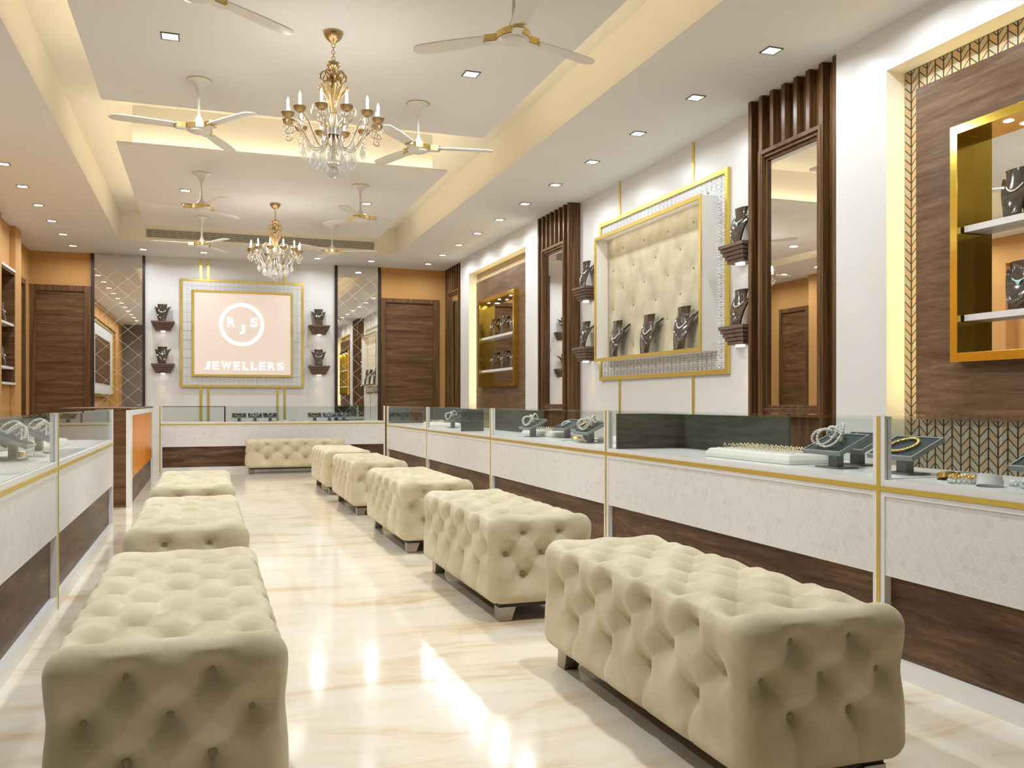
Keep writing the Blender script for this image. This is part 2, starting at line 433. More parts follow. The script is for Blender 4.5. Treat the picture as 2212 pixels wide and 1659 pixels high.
def door(name, x0, x1, zt, leafx0, leafx1, zleaf):
    r = struct(MB().box(x0, leafx0, YB - .05, YB, 0, zt).box(leafx1, x1, YB - .05, YB, 0, zt).box(leafx0, leafx1, YB - .05, YB, zleaf, zt)
               .build(name, M['wz'], bevel=.004))
    MB().box(leafx0, leafx1, YB - .022, YB - .002, 0, zleaf).build('door_leaf', M['wx'], r)
    return r
door('door_1', -2.49, -1.655, 2.765, -2.40, -1.745, 2.677)
door('door_2', 2.786, 3.79, 2.757, 2.865, 3.685, 2.685)
r = struct(MB().box(XL, XL + .05, 13.45, 13.54, 0, 2.757).box(XL, XL + .05, 14.24, 14.32, 0, 2.757).box(XL, XL + .05, 13.54, 14.24, 2.68, 2.757).build('door_3', M['wz'], bevel=.004))
MB().box(XL, XL + .02, 13.54, 14.24, 0, 2.68).build('door_leaf', M['wy'], r)

# trims: dark uprights beside the grooved mirrors, gold strips
k = 1
for x0, x1 in ((-1.655, -1.61), (-.932, -.892), (2.017, 2.064), (2.737, 2.785)):
    struct(MB().box(x0, x1, YB - .035, YB + .03, 0, ZC).build('trim_%d' % k, M['dark'])); k += 1
for x0, x1 in ((-.097, -.058), (.017, .052), (1.083, 1.113), (1.195, 1.228)):
    struct(MB().box(x0, x1, YB - .008, YB, 0, ZC).build('trim_%d' % k, M['gold'])); k += 1
for y in (8.288, 6.828):
    struct(MB().box(XR - .008, XR, y - .018, y + .018, 0, ZC).build('trim_%d' % k, M['goldb'])); k += 1
for x0, x1, lab in ((-1.61, -.932, 'tall mirror panel with diamond grooves beside the narrower ochre corner door'), (2.064, 2.737, 'tall mirror panel with diamond grooves reflecting the gold cabinet and dark pillar')):
    tag(MB().box(x0, x1, YB - .012, YB + .02, 0, ZC).build('mirror_panel', M['dmirror']), lab, 'mirror', 'diamond grooved mirrors')

# ------------------------------------------------------------------ recessed downlights
def make_dl():
    t = thing('downlight', '', 'ceiling light', group='square recessed downlights')
    s, f = .055, .009
    b = MB(); b.box(-s, s, -s, -s + f, -.006, 0); b.box(-s, s, s - f, s, -.006, 0); b.box(-s, -s + f, -s + f, s - f, -.006, 0); b.box(s - f, s, -s + f, s - f, -.006, 0)
    b.build('trim_ring', M['trimgrey'], t)
    MB().box(-s + f, s - f, -s + f, s - f, -.003, 0).build('diffuser', M['dl'], t)
    area('lamp', (0, 0, -.012), .09, DOWN_W, (.88, .95, 1.0), spread=165, parent=t)
    return t
dl = make_dl(); used = 0
step = .9363
spots = []
for i in range(16):
    y = 14.238 - i * step
    if y > 2.9: spots.append((3.447, y, 'square downlight, %s from the far end in the row before the pillars' % ORD[i]))
for i in range(1, 16):
    y = 14.25 - i * step
    if y > 2.9: spots.append((-1.823, y, 'square downlight, %s from the far end in the ochre wall row' % ORD[i]))
for x, l in ((2.514, 'square downlight above the grooved mirror beside the wide corner door'), (1.666, 'square downlight above the sign wall beside the mirror reflecting gold'),
             (-.033, 'square downlight above the pair of gold strips nearer the cash desk'), (-.88, 'square downlight above the dark upright edging the orange reflecting mirror'),
             (-1.823, 'square downlight in the corner above the narrow door')):
    spots.append((x, 14.245, l))
for x, y, l in ((-.21, 5.9, 'square downlight in the near ceiling panel before the fan near the ochre wall'), (1.732, 5.9, 'square downlight in the near ceiling panel between two fans before the chandelier'),
                (-.208, 10.136, 'square downlight in the far ceiling panel behind the middle fan stem'), (-.206, 10.86, 'square downlight in the far ceiling panel just above a fan blade'),
                (1.731, 10.134, 'square downlight in the far ceiling panel beside a bare fan stem'), (-.21, 2.6, 'unseen square downlight added to the near ceiling panel above the shaded bench'), (1.732, 2.6, 'unseen square downlight added to the near ceiling panel above the largest bench')):  # last two are added out of view to brighten the near bench tops
    spots.append((x, y, l))
for x, y, l in spots:
    o = place(dl, used, l, (x, y, ZC)); used = 1
    if -.5 < x < 2 and y < 12:
        for c in o.children:
            if c.type == 'LIGHT': c.data = c.data.copy(); c.data.energy = SLAB_W if y < 10.5 else 4

# ------------------------------------------------------------------ air grille
t = thing('air_grille', 'long slatted air conditioning grille set in the cove above the sign wall', 'vent', (.816, RY1 - .004, 3.386))
b = MB().box(-1.62, 1.62, -.004, 0, -.064, .064); b.build('backing', M['dark'], t)
b = MB(); b.box(-1.63, 1.63, -.012, 0, .060, .068); b.box(-1.63, 1.63, -.012, 0, -.068, -.060); b.box(-1.63, -1.615, -.012, 0, -.06, .06); b.box(1.615, 1.63, -.012, 0, -.06, .06)
b.build('grille_frame', M['cream'], t)
for i in range(9):
    z = -.052 + i * .013
    MB().box(-1.615, 1.615, -.011, -.004, z - .002, z + .002).build('slat', M['cream'], t)

# ------------------------------------------------------------------ fans
def make_fan():
    t = thing('ceiling_fan', '', 'ceiling fan', group='white and gold ceiling fans')
    MB().lathe([(.002, 0), (.083, 0), (.083, -.006), (.06, -.018), (.035, -.045), (.018, -.08), (.012, -.10), (.002, -.10)], 28).build('ceiling_canopy', M['fan'], t, 'auto')
    MB().lathe([(.083, -.001), (.0865, -.001), (.0865, -.006), (.083, -.006)], 28).build('canopy_ring', M['fangold'], t, 'auto')
    MB().lathe([(.010, -.09), (.010, -.235), (.016, -.255), (.03, -.285), (.05, -.305), (.055, -.315), (.002, -.315)], 20).build('down_rod', M['fan'], t, 'auto')
    def outline(r0, rl, wd, ns=14):
        pts = []
        for k in range(3):
            a = 2 * PI * k / 3
            for q, rr in ((-wd / 2, rl), (-wd * .30, rl + .012), (wd * .30, rl + .012), (wd / 2, rl)):
                pts.append((rr * math.cos(a) - q * math.sin(a), rr * math.sin(a) + q * math.cos(a)))
            a0 = a + math.atan2(wd / 2, r0 * 1.15); a1 = a + 2 * PI / 3 - math.atan2(wd / 2, r0 * 1.15)
            for j in range(6):
                x = a0 + (a1 - a0) * j / 5; rr = r0 * (1.0 + .10 * abs(2 * j / 5 - 1) ** 2)
                pts.append((rr * math.cos(x), rr * math.sin(x)))
        return pts
    MB().prism(outline(.088, .155, .066), -.352, -.318).build('gold_trim', M['fangold'], t)
    b = MB().prism(outline(.082, .148, .056), -.356, -.350)
    b.lathe([(.078, -.355), (.07, -.366), (.045, -.376), (.002, -.38)], 24)
    b.build('motor_body', M['fan'], t)
    MB().lathe([(.06, -.305), (.082, -.314), (.084, -.3185), (.002, -.3185)], 24).build('motor_cap', M['fan'], t, 'auto')
    bl = None
    for k in range(3):
        if bl is None:
            b = MB()
            def fn(i, j, s=0):
                u = i / 24; r = .145 + u * .44
                w = .042 + .012 * math.sin(min(1, u * 1.3) * PI * .6)
                if u > .86: w *= math.sqrt(max(.0, 1 - ((u - .86) / .14) ** 2)) * .9 + .1
                y = (j / 6 - .5) * 2 * w
                return (r, y, -.336 + .10 * y - .004 * (1 - (y / .06) ** 2) + s)
            b.grid(fn, 25, 7); n = 25 * 7
            b.grid(lambda i, j: fn(i, j, .006), 25, 7)
            e = [i * 7 for i in range(25)] + [24 * 7 + j for j in range(1, 7)] + [i * 7 + 6 for i in range(23, -1, -1)] + [j for j in range(5, 0, -1)]
            b.f += [(e[q], e[(q + 1) % len(e)], e[(q + 1) % len(e)] + n, e[q] + n) for q in range(len(e))]
            bl = b.build('blade', M['fan'], t, 'auto')
        else:
            bl2 = bl.copy(); COL.objects.link(bl2); bl2.rotation_euler = (0, 0, 2 * PI * k / 3)
    return t
fan = make_fan(); used = 0
for x, y, a, l in ((-.045, 4.44, 37, 'ceiling fan overhead with only one blade and hub edge in view'),
                   (1.537, 4.437, 21, 'large ceiling fan nearest the camera, hub over the upper frame edge'),
                   (-.046, 6.64, 67, 'ceiling fan hanging before the lit step between the two ceiling panels, away from pillars'),
                   (1.524, 6.62, -9, 'ceiling fan just behind the near chandelier, blades crossing the lit step'),
                   (-.043, 9.333, 52, 'ceiling fan on the far panel with two downlights beside its stem'),
                   (1.53, 9.324, 2, 'ceiling fan on the far panel, blade tip over the pillar side cove'),
                   (-.05, 11.531, 60, 'ceiling fan before the air grille over the cash counter side'),
                   (1.53, 11.541, -21, 'ceiling fan before the air grille beside the far chandelier')):
    place(fan, used, l, (x, y, ZC), math.radians(a)); used = 1

# ------------------------------------------------------------------ chandeliers
def spiral(cx, cz, r0, r1, a0, a1, n=14):
    return [(cx + (r0 + (r1 - r0) * i / (n - 1)) * math.cos(a0 + (a1 - a0) * i / (n - 1)), 0,
             cz + (r0 + (r1 - r0) * i / (n - 1)) * math.sin(a0 + (a1 - a0) * i / (n - 1))) for i in range(n)]
def bez(p0, p1, p2, p3, n=12):
    return [tuple(p0[k] * (1 - t) ** 3 + 3 * p1[k] * t * (1 - t) ** 2 + 3 * p2[k] * t * t * (1 - t) + p3[k] * t ** 3 for k in range(3))
            for t in [i / (n - 1) for i in range(n)]]
def make_chandelier():
    t = thing('chandelier', '', 'chandelier', group='brass and crystal chandeliers')
    MB().lathe([(.002, 0), (.06, 0), (.061, -.008), (.052, -.03), (.035, -.05), (.018, -.062), (.008, -.072), (.002, -.072)], 28).build('ceiling_cup', M['brass'], t, 'auto')
    ln = None
    for k in range(6):
        z = -.083 - k * .0195
        b = MB().tube([(.0105 * math.cos(a), 0, z + .0125 * math.sin(a)) for a in [2 * PI * i / 14 for i in range(14)]], .0022, 6, True)
        if k % 2: b.map(lambda x, y, z: (y, x, z))
        b.build('chain_link', M['brass'], t, True)
    MB().lathe([(.002, -.185), (.04, -.188), (.043, -.197), (.036, -.215), (.02, -.232), (.012, -.24), (.012, -.26), (.002, -.26)], 24).build('top_bowl', M['brass'], t, 'auto')
    # brass scroll cluster
    s0 = None
    for k in range(8):
        if s0 is None:
            pts = bez((.012, 0, -.345), (.014, 0, -.29), (.02, 0, -.245), (.05, 0, -.245), 8)[:-1] + spiral(.05, -.282, .037, .010, PI / 2, -1.4 * PI, 18)
            s0 = MB().tube(pts, .0062, 6).build('top_scroll', M['brass'], t, True)
        else:
            o = s0.copy(); COL.objects.link(o); o.rotation_euler = (0, 0, 2 * PI * k / 8)
    # flaring leaves
    s0 = None
    for k in range(12):
        if s0 is None:
            pts = bez((.022, 0, -.50), (.024, 0, -.43), (.045, 0, -.38), (.094, 0, -.338), 10)
            b = MB()
            for side in (-1, 1):
                b.grid(lambda i, j: (pts[i][0], side * j * .020 * math.sin(PI * min(1, .12 + i / 9 * .80)) , pts[i][2] + j * .004), 10, 2)
            b.tube(pts, .0045, 5)
            s0 = b.build('leaf', M['brass'], t)
        else:
            o = s0.copy(); COL.objects.link(o); o.rotation_euler = (0, 0, 2 * PI * k / 12)
    MB().lathe([(.002, -.26), (.012, -.26), (.011, -.34), (.02, -.37), (.012, -.42), (.02, -.5), (.026, -.55), (.016, -.6), (.014, -.66), (.022, -.70), (.012, -.73), (.018, -.76), (.012, -.79), (.034, -.80), (.039, -.812), (.03, -.826), (.012, -.836), (.002, -.836)], 20).build('column', M['champ'], t, 'auto')
    # inner white scrolls
    s0 = None
    for k in range(10):
        if s0 is None:
            pts = bez((.03, 0, -.615), (.05, 0, -.54), (.10, 0, -.56), (.135, 0, -.50), 8)[:-1] + spiral(.105, -.482, .032, .010, -.1 * PI, 1.8 * PI, 18)
            s0 = MB().tube(pts, .0048, 6).build('inner_scroll', M['champ'], t, True)
        else:
            o = s0.copy(); COL.objects.link(o); o.rotation_euler = (0, 0, 2 * PI * (k + .5) / 10)
    b = MB().lathe([(.049, -.60), (.053, -.598), (.053, -.638), (.049, -.636), (.049, -.60)], 32)
    for k in range(24):
        a = 2 * PI * k / 24; c, s = math.cos(a), math.sin(a)
        b.add([(.0545 * c - q * s, .0545 * s + q * c, z) for q, z in ((-.0018, -.603), (.0018, -.603), (.0035, -.592), (-.0035, -.592), (0, -.634))], [(0, 1, 2, 3), (0, 4, 1)])
    b.build('collar', M['silver'], t)
    def drop(L, r): return [(.0008, 0), (r * .35, -L * .12), (r * .3, -L * .22), (r * .9, -L * .55), (r, -L * .68), (r * .7, -L * .85), (.001, -L)]
    arm0 = pend0 = None
    for k in range(12):
        ang = 2 * PI * (k + .28) / 12
        if arm0 is None:
            pts = bez((.036, 0, -.60), (.05, 0, -.71), (.10, 0, -.76), (.15, 0, -.69), 12)[:-1] + bez((.15, 0, -.69), (.19, 0, -.63), (.215, 0, -.565), (.255, 0, -.560), 10)[:-1] + spiral(.258, -.592, .032, .012, PI / 2, -1.25 * PI, 16)
            b = MB().tube(pts, .0052, 7)
            b.tube([(x + .018, y, z) for x, y, z in spiral(.262, -.642, .026, .008, .72 * PI, 2.6 * PI, 16)], .0042, 6)
            arm0 = b.build('arm', M['champ'], t, True)
            MB().lathe([(.006, -.566), (.02, -.562), (.034, -.550), (.041, -.533), (.039, -.532), (.018, -.549), (.002, -.552)], 18, (.277, 0, 0)).build('drip_bowl', M['brass'], arm0, 'auto')
            MB().lathe([(.002, -.55), (.0085, -.55), (.0085, -.483), (.002, -.483)], 10, (.277, 0, 0)).build('candle', M['candle'], arm0, True)
            MB().lathe([(.002, -.483), (.006, -.480), (.0088, -.470), (.0075, -.458), (.003, -.445), (.0006, -.438)], 10, (.277, 0, 0)).build('flame_bulb', M['flame'], arm0, True)
            b = MB().lathe(drop(.03, .008), 6, (.305, 0, -.60)); b.build('crystal_drop', M['crystal'], arm0)
            arm0.rotation_euler = (0, 0, ang)
        else:
            a = arm0.copy(); COL.objects.link(a); a.rotation_euler = (0, 0, ang)
            for c in list(arm0.children):
                d = c.copy(); COL.objects.link(d); d.parent = a
        # pendants under each arm
        for q, (rad, z, L, r) in enumerate(((.185, -.665, .085, .020), (.125, -.705, .095, .022), (.075, -.74, .08, .016))):
            b = MB(); x = rad
            for i in range(4): b.sphere((x, 0, z + .012 - i * .011), .0045, 6, 4)
            b.lathe(drop(L, r), 6, (x, 0, z - .03))
            if pend0 is None: pend0 = {}
            if q not in pend0: pend0[q] = b.build('crystal_pendant', M['crystal'], t); o = pend0[q]
            else: o = pend0[q].copy(); COL.objects.link(o)
            o.rotation_euler = (0, 0, ang + (.15 if q % 2 else -.1))
    s0 = None
    for k in range(8):
        if s0 is None: s0 = MB().lathe(drop(.06, .012), 6, (.026, 0, -.828)).build('crystal_pendant', M['crystal'], t)
        else: o = s0.copy(); COL.objects.link(o); o.rotation_euler = (0, 0, 2 * PI * k / 8)
    MB().sphere((0, 0, -.878), .020, 10, 7).build('crystal_ball', M['crystal'], t)
    MB().tube([(0, 0, -.83), (0, 0, -.865)], .003, 6).build('ball_hanger', M['champ'], t)
    for k in range(6):
        a = 2 * PI * k / 6; point('lamp', (.29 * math.cos(a), .29 * math.sin(a), -.45), CHAND_W, (1, .96, .90), .02, t)
    return t
ch = make_chandelier()
place(ch, 0, 'larger nearer chandelier with candle bulbs and crystal drops on the near ceiling panel', (.739, 5.515, ZC))
place(ch, 1, 'farther chandelier with candle bulbs hanging before the air grille and glowing sign', (.749, 10.487, ZC), .1)

# ------------------------------------------------------------------ slatted mirror pillars
def make_pillar():
    t = thing('mirror_pillar', '', 'wall panel', group='walnut mirror pillars')
    h = .5; d0 = -.145                       # local x: 0 at the wall, negative into the room; local y: -h..h
    MB().box(-.09, -.002, -h, h, 0, ZC - .002).build('back_board', M['wz'], t)
    n, w = 8, .042; pitch = (2 * h - w) / (n - 1)
    for k in range(n):
        y = -h + k * pitch
        z0 = 0 if k in (0, 1, 6, 7) else 2.83
        MB().box(d0, -.09, y, y + w, z0, ZC - .002).build('slat', M['wz'], t, bevel=.002)
    def ring(y0, y1, z0, z1, wd, x0, x1):
        return MB().box(x0, x1, y0, y0 + wd, z0, z1).box(x0, x1, y1 - wd, y1, z0, z1).box(x0, x1, y0 + wd, y1 - wd, z1 - wd, z1).box(x0, x1, y0 + wd, y1 - wd, z0, z0 + wd)
    fr = ring(-.345, .37, .90, 2.86, .030, d0 - .004, -.09).build('mirror_frame', M['wz'], t, bevel=.002)
    ring(-.315, .34, .93, 2.83, .026, d0 + .010, -.09).build('frame_step', M['wz'], fr, bevel=.002)
    ring(-.289, .314, .956, 2.804, .022, d0 + .026, -.09).build('frame_step', M['wz'], fr, bevel=.002)
    MB().box(-.104, -.09, -.267, .292, .978, 2.782).build('mirror_glass', M['mirror'], t)
    return t
pil = make_pillar()
place(pil, 0, 'slatted walnut mirror pillar nearest the camera, its mirror reflecting a door', (XR, 5.288, 0))
place(pil, 1, 'slatted walnut mirror pillar with its broad plain flank toward the tufted display box', (XR, 9.815, 0))
place(pil, 1, 'slatted walnut mirror pillar in the room corner beside the ochre wall', (XR, 14.32, 0))

# ------------------------------------------------------------------ chevron niches with gold cabinets
def make_niche_panel():
    t = thing('chevron_panel', '', 'wall panel', group='chevron panels in the niches')
    MB().box(-.014, -.002, -1.292, 1.292, 0, 2.995).build('chevron_sheet', M['herring'], t)
    return t
def make_cabinet():
    t = thing('gold_display_cabinet', '', 'cabinet', group='gold framed wall cabinets')
    y0, y1, z0, z1 = -.82, .82, 1.22, 2.517
    b = MB(); p0, p1 = -.075, -.016; py, pz0, pz1 = 1.14, .93, 2.845
    b.box(p0, p1, -py, y0, pz0, pz1); b.box(p0, p1, y1, py, pz0, pz1); b.box(p0, p1, y0, y1, pz0, z0); b.box(p0, p1, y0, y1, z1, pz1)
    b.build('walnut_panel', M['wn'], t)
    f = .05; x0 = -.143
    b = MB(); b.box(x0, -.016, y0, y0 + f, z0, z1); b.box(x0, -.016, y1 - f, y1, z0, z1); b.box(x0, -.016, y0 + f, y1 - f, z0, z0 + f); b.box(x0, -.016, y0 + f, y1 - f, z1 - f, z1)
    b.build('gold_frame', M['goldp'], t, bevel=.002)
    MB().box(-.018, -.016, y0 + f, y1 - f, z0 + f, z1 - f).build('mirror_back', M['mirror'], t)
    for z in (1.963, 1.478):
        MB().box(-.105, -.019, y0 + f + .012, y1 - f - .012, z - .034, z).build('shelf', M['offwhite'], t)
    b = MB(); b.box(-.055, -.03, 1.1415, 1.150, .95, 2.84); b.box(-.055, -.03, -1.150, -1.1415, .95, 2.84); b.box(-.045, -.03, -1.14, 1.14, 2.8465, 2.853)
    b.build('led_strip', M['nled'], t)
    for y in (-.5, 0, .5):
        MB().box(-.09, -.06, y - .02, y + .02, z1 - f - .004, z1 - f - .001).build('spot_light', M['dl'], t)
    for z, y in ((z1 - f - .01, -.4), (z1 - f - .01, .4)):
        area('lamp', (-.075, y, z), .04, .7, (1, .82, .5), parent=t)
    return t
np_, cb = make_niche_panel(), make_cabinet()
for k, (yc, l1, l2) in enumerate(((3.037, 'chevron patterned gold panel lining the glowing niche nearest the camera', 'gold framed display cabinet in walnut panel within the nearest glowing niche'),
                                  (12.04, 'chevron patterned gold panel in the farther niche beside the corner pillar', 'gold framed display cabinet in walnut panel within the farther niche'))):
    place(np_, k, l1, (XR, yc, 0)); place(cb, k, l2, (XR, yc, 0))
# ------------------------------------------------------------------ Greek key borders
KEY = [(.14, 1), (.14, .14), (.86, .14), (.86, .76), (.38, .76), (.38, .40), (.62, .40), (.62, .54)]
def key_cells(b, cells, s, th, fn, d=.002):
    """bars of one square spiral per cell; fn maps (a, b, depth) to a point"""
    h = th / 2
    def bar(a0, a1, c0, c1):
        q = MB().box(a0, a1, c0, c1, 0, d); b.add([fn(*p) for p in q.v], q.f)
    for ci, (a, c, fa, fc, sx, sy) in enumerate(cells):
        pts = [((1 - x if fa else x), (1 - y if fc else y)) for x, y in KEY]
        pts = [(a + x * sx, c + y * sy) for x, y in pts]
        for (x0, y0), (x1, y1) in zip(pts, pts[1:]):
            bar(min(x0, x1) - h, max(x0, x1) + h, min(y0, y1) - h, max(y0, y1) + h)
        bar(a - h * .7, a + h * .7, c, c + sy); bar(a, a + sx, c - h * .7, c + h * .7)
def border_cells(a0, a1, c0, c1, w):
    """two rows of cells of width w/2 all round a rectangle"""
    out = []
    na = round((a1 - a0) / (w / 2)); sa = (a1 - a0) / na; s = w / 2
    for i in range(na):
        for j in range(2):
            out.append((a0 + i * sa, c1 - s - j * s, i % 2, j % 2, sa, s)); out.append((a0 + i * sa, c0 + j * s, i % 2, j % 2, sa, s))
    h = c1 - c0 - 2 * w; nc = round(h / s); sc = h / nc
    for i in range(nc):
        for j in range(2):
            out.append((a0 + j * s, c0 + w + i * sc, j % 2, i % 2, s, sc)); out.append((a1 - s - j * s, c0 + w + i * sc, j % 2, i % 2, s, sc))
    return out
def frame4(b, a0, a1, c0, c1, w, d0, d1, fn):
    for q in ((a0, a0 + w, c0, c1), (a1 - w, a1, c0, c1), (a0 + w, a1 - w, c0, c0 + w), (a0 + w, a1 - w, c1 - w, c1)):
        k = MB().box(q[0], q[1], q[2], q[3], d0, d1); b.add([fn(*p) for p in k.v], k.f)
    return b

# tufted display box on the pillar wall
t = thing('tufted_display_box', 'cream display box with tufted back in a gold and Greek key border', 'display box', (XR, 7.48, 1.232))
o = t.location
fn = lambda a, c, d: (XR - d, a, c)
MB().box(XR - .012, XR - .001, 6.26, 8.73, 1.24, 2.905).build('border_board', M['fret'], t, off=o)
frame4(MB(), 6.25, 8.74, 1.232, 2.912, .04, 0, .03, fn).build('outer_gold_frame', M['goldb'], t, off=o)
b = MB(); key_cells(b, border_cells(6.29, 8.70, 1.272, 2.872, .152), .076, .0064, lambda a, c, d: fn(a, c, d + .012)); b.build('key_pattern', M['key'], t, off=o)
BX = 4.03 - 3.86
b = MB(); frame4(b, 6.425, 8.54, 1.427, 2.715, .02, .012, BX - .004, fn); b.build('box_sides', M['cream'], t, off=o)
frame4(MB(), 6.42, 8.545, 1.422, 2.72, .034, BX - .004, BX + .006, fn).build('inner_gold_frame', M['goldb'], t, off=o)
def tuft_back():
    ys, zs = np.linspace(6.447, 8.52, 150), np.linspace(1.45, 2.694, 92)
    bt = [(6.447 + .23 * i + .12, 1.45 + .2 * j + .12) for j in range(7) for i in range(10) if (i + j) % 2 == 0]
    B = np.array(bt); Y, Z = np.meshgrid(ys, zs, indexing='ij')
    dd = np.sqrt((Y[..., None] - B[:, 0]) ** 2 + (Z[..., None] - B[:, 1]) ** 2).min(-1)
    h = .016 + .018 * (1 - np.exp(-(dd / .07) ** 1.3))
    b = MB(); b.grid(lambda i, j: (XR - float(h[i, j]), float(ys[i]), float(zs[j])), 150, 92)
    return b, bt
b, bt = tuft_back(); b.build('tufted_back', M['fabric'], t, True, off=o)
for y, z in bt:
    MB().lathe([(.011, 0), (.010, .004), (.004, .007), (.001, .007)], 10).map(lambda x, q, w: (XR - .018 - w, y + x, z + q)).build('button', M['fabricb'], t, True, off=o)

area('lamp', (-.13, 0, 2.690 - 1.232), 1.9, .6, (1, .96, .9), parent=t, sy=.02).rotation_euler = (math.radians(-28), 0, PI / 2)

# ------------------------------------------------------------------ backlit sign
t = thing('shop_sign', 'glowing cream shop sign with ringed initials in gold and Greek key frame', 'sign', (.565, YB, 1.235))
o = t.location
fn = lambda a, c, d: (a, YB - d, c)
MB().box(-.37, 1.50, YB - .03, YB, 1.25, 2.93).build('border_board', M['fret'], t, off=o)
frame4(MB(), -.382, 1.51, 1.235, 2.944, .034, 0, .038, fn).build('outer_gold_frame', M['gold'], t, off=o)
b = MB(); key_cells(b, border_cells(-.348, 1.476, 1.269, 2.91, .140), .07, .0060, lambda a, c, d: fn(a, c, d + .03)); b.build('key_pattern', M['key'], t, off=o)
frame4(MB(), -.209, 1.336, 1.408, 2.772, .034, .03, .060, fn).build('inner_gold_frame', M['gold'], t, off=o)
face = MB().box(-.175, 1.302, YB - .05, YB - .03, 1.442, 2.738).build('sign_face', M['sign'], t, off=o)
def ringb(r0, r1, n=64):
    b = MB(); c = (.541, 2.24)
    b.add([(c[0] + r * math.cos(2 * PI * k / n), YB - dd, c[1] + r * math.sin(2 * PI * k / n)) for r in (r0, r1) for dd in (.05, .058) for k in range(n)],
          [(n + k, n + (k + 1) % n, 3 * n + (k + 1) % n, 3 * n + k) for k in range(n)] + [(k, (k + 1) % n, n + (k + 1) % n, n + k) for k in range(n)] + [(2 * n + k, 3 * n + k, 3 * n + (k + 1) % n, 2 * n + (k + 1) % n) for k in range(n)])
    return b
for r0, r1 in ((.334, .344), (.306, .328), (.288, .300)): ringb(r0, r1).build('ring', M['signw'], t, off=o)
def letter(ch, x0, x1, z0, z1):
    cu = bpy.data.curves.new('letter', 'FONT'); cu.body = ch; cu.size = 1; cu.extrude = .02; cu.offset = .028
    ob = bpy.data.objects.new('tmp', cu); COL.objects.link(ob)
    dg = bpy.context.evaluated_depsgraph_get(); me = bpy.data.meshes.new_from_object(ob.evaluated_get(dg))
    bpy.data.objects.remove(ob); bpy.data.curves.remove(cu)
    vs = [v.co.copy() for v in me.vertices]
    ax, bx = min(v.x for v in vs), max(v.x for v in vs); ay, by = min(v.y for v in vs), max(v.y for v in vs)
    for v in me.vertices:
        c = v.co
        v.co = (x0 + (c.x - ax) / (bx - ax) * (x1 - x0) - o[0], -.051 - (c.z + .02) * .2, z0 + (c.y - ay) / (by - ay) * (z1 - z0) - o[2])
    me.materials.clear(); me.materials.append(M['signw'])
    q = bpy.data.objects.new('letter', me); COL.objects.link(q); q.parent = t
letter('R', .322, .443, 2.20, 2.352); letter('J', .500, .592, 2.09, 2.234); letter('S', .672, .788, 2.206, 2.354)
wd = [.095, .098, .148, .098, .092, .092, .098, .112, .105]; gap = (1.234 - sum(wd)) / 8; x = -.034
for chx, w_ in zip('JEWELLERS', wd):
    letter(chx, x, x + w_, 1.516, 1.644); x += w_ + gap

# ------------------------------------------------------------------ stepped wall shelves, busts, necklaces
def make_shelf():
    t = thing('wall_shelf', '', 'shelf', group='stepped walnut wall shelves')
    for k in range(5):
        w = .17 - .0145 * k; d = .18 - .012 * k
        MB().box(-w, w, -d, 0, -.03 * (k + 1) + .002, -.03 * k).build('step', M['ws'], t, bevel=.002)
    MB().box(-.028, .028, -.11, -.06, -.162, -.149).build('down_light', M['dl'], t)
    l = bpy.data.lights.new('lamp', 'SPOT'); l.energy = 1.6; l.color = (1, .70, .28); l.spot_size = math.radians(75); l.spot_blend = .7; l.shadow_soft_size = .02
    q = bpy.data.objects.new('lamp', l); COL.objects.link(q); q.location = (0, -.07, -.17); q.rotation_euler = (math.radians(-12), 0, 0); q.parent = t
    return t
def bust_surface(s, tt):
    a = s * PI / 2
    hw = np.interp(s, [0, .16, .333, .54, .77, 1], [.21, .24, .295, .35, .41, .47])
    x = hw * tt; y = -.22 + .50 * (1 - math.cos(a)) + .05 * tt * tt * (1 - .4 * s)
    z = .80 * math.sin(a) + .10 * abs(tt) ** 1.5 * s ** 3
    return x, y, z
def make_bust():
    b = MB(); NS, NT = 22, 15
    def nrm(s):
        a = s * PI / 2; ty, tz = .50 * math.sin(a), .80 * math.cos(a); l = math.hypot(ty, tz) or 1
        return (tz / l, -ty / l)
    def P(i, j, th):
        s = i / (NS - 1); tt = j / (NT - 1) * 2 - 1; x, y, z = bust_surface(s, tt); n = nrm(s)
        return (x, y + n[0] * th, z + n[1] * th)
    b.grid(lambda i, j: P(i, j, 0), NS, NT); n = NS * NT
    b.grid(lambda i, j: P(i, j, .055), NS, NT)
    e = [j for j in range(NT)] + [i * NT + NT - 1 for i in range(1, NS)] + [(NS - 1) * NT + j for j in range(NT - 2, -1, -1)] + [i * NT for i in range(NS - 2, 0, -1)]
    b.f += [(e[q], e[(q + 1) % len(e)], e[(q + 1) % len(e)] + n, e[q] + n) for q in range(len(e))]
    rings = [(.44, .26, .03, -.06), (.53, .285, .05, -.035), (.62, .285, .075, .0), (.70, .268, .09, .025), (.78, .252, .10, .045), (.86, .25, .11, .062), (.94, .262, .118, .075), (.992, .285, .125, .082), (1.0, .27, .115, .082)]
    K = 20
    vs = [(hx * math.cos(2 * PI * k / K), cy + dy * math.sin(2 * PI * k / K), z) for z, hx, dy, cy in rings for k in range(K)]
    fs = [(i * K + k, i * K + (k + 1) % K, (i + 1) * K + (k + 1) % K, (i + 1) * K + k) for i in range(len(rings) - 1) for k in range(K)] + [tuple((len(rings) - 1) * K + k for k in range(K))]
    b.add(vs, fs)
    b.box(-.19, .19, -.22, .16, 0, .035)
    return b.build('necklace_bust', M['brownpl'], smooth='auto')
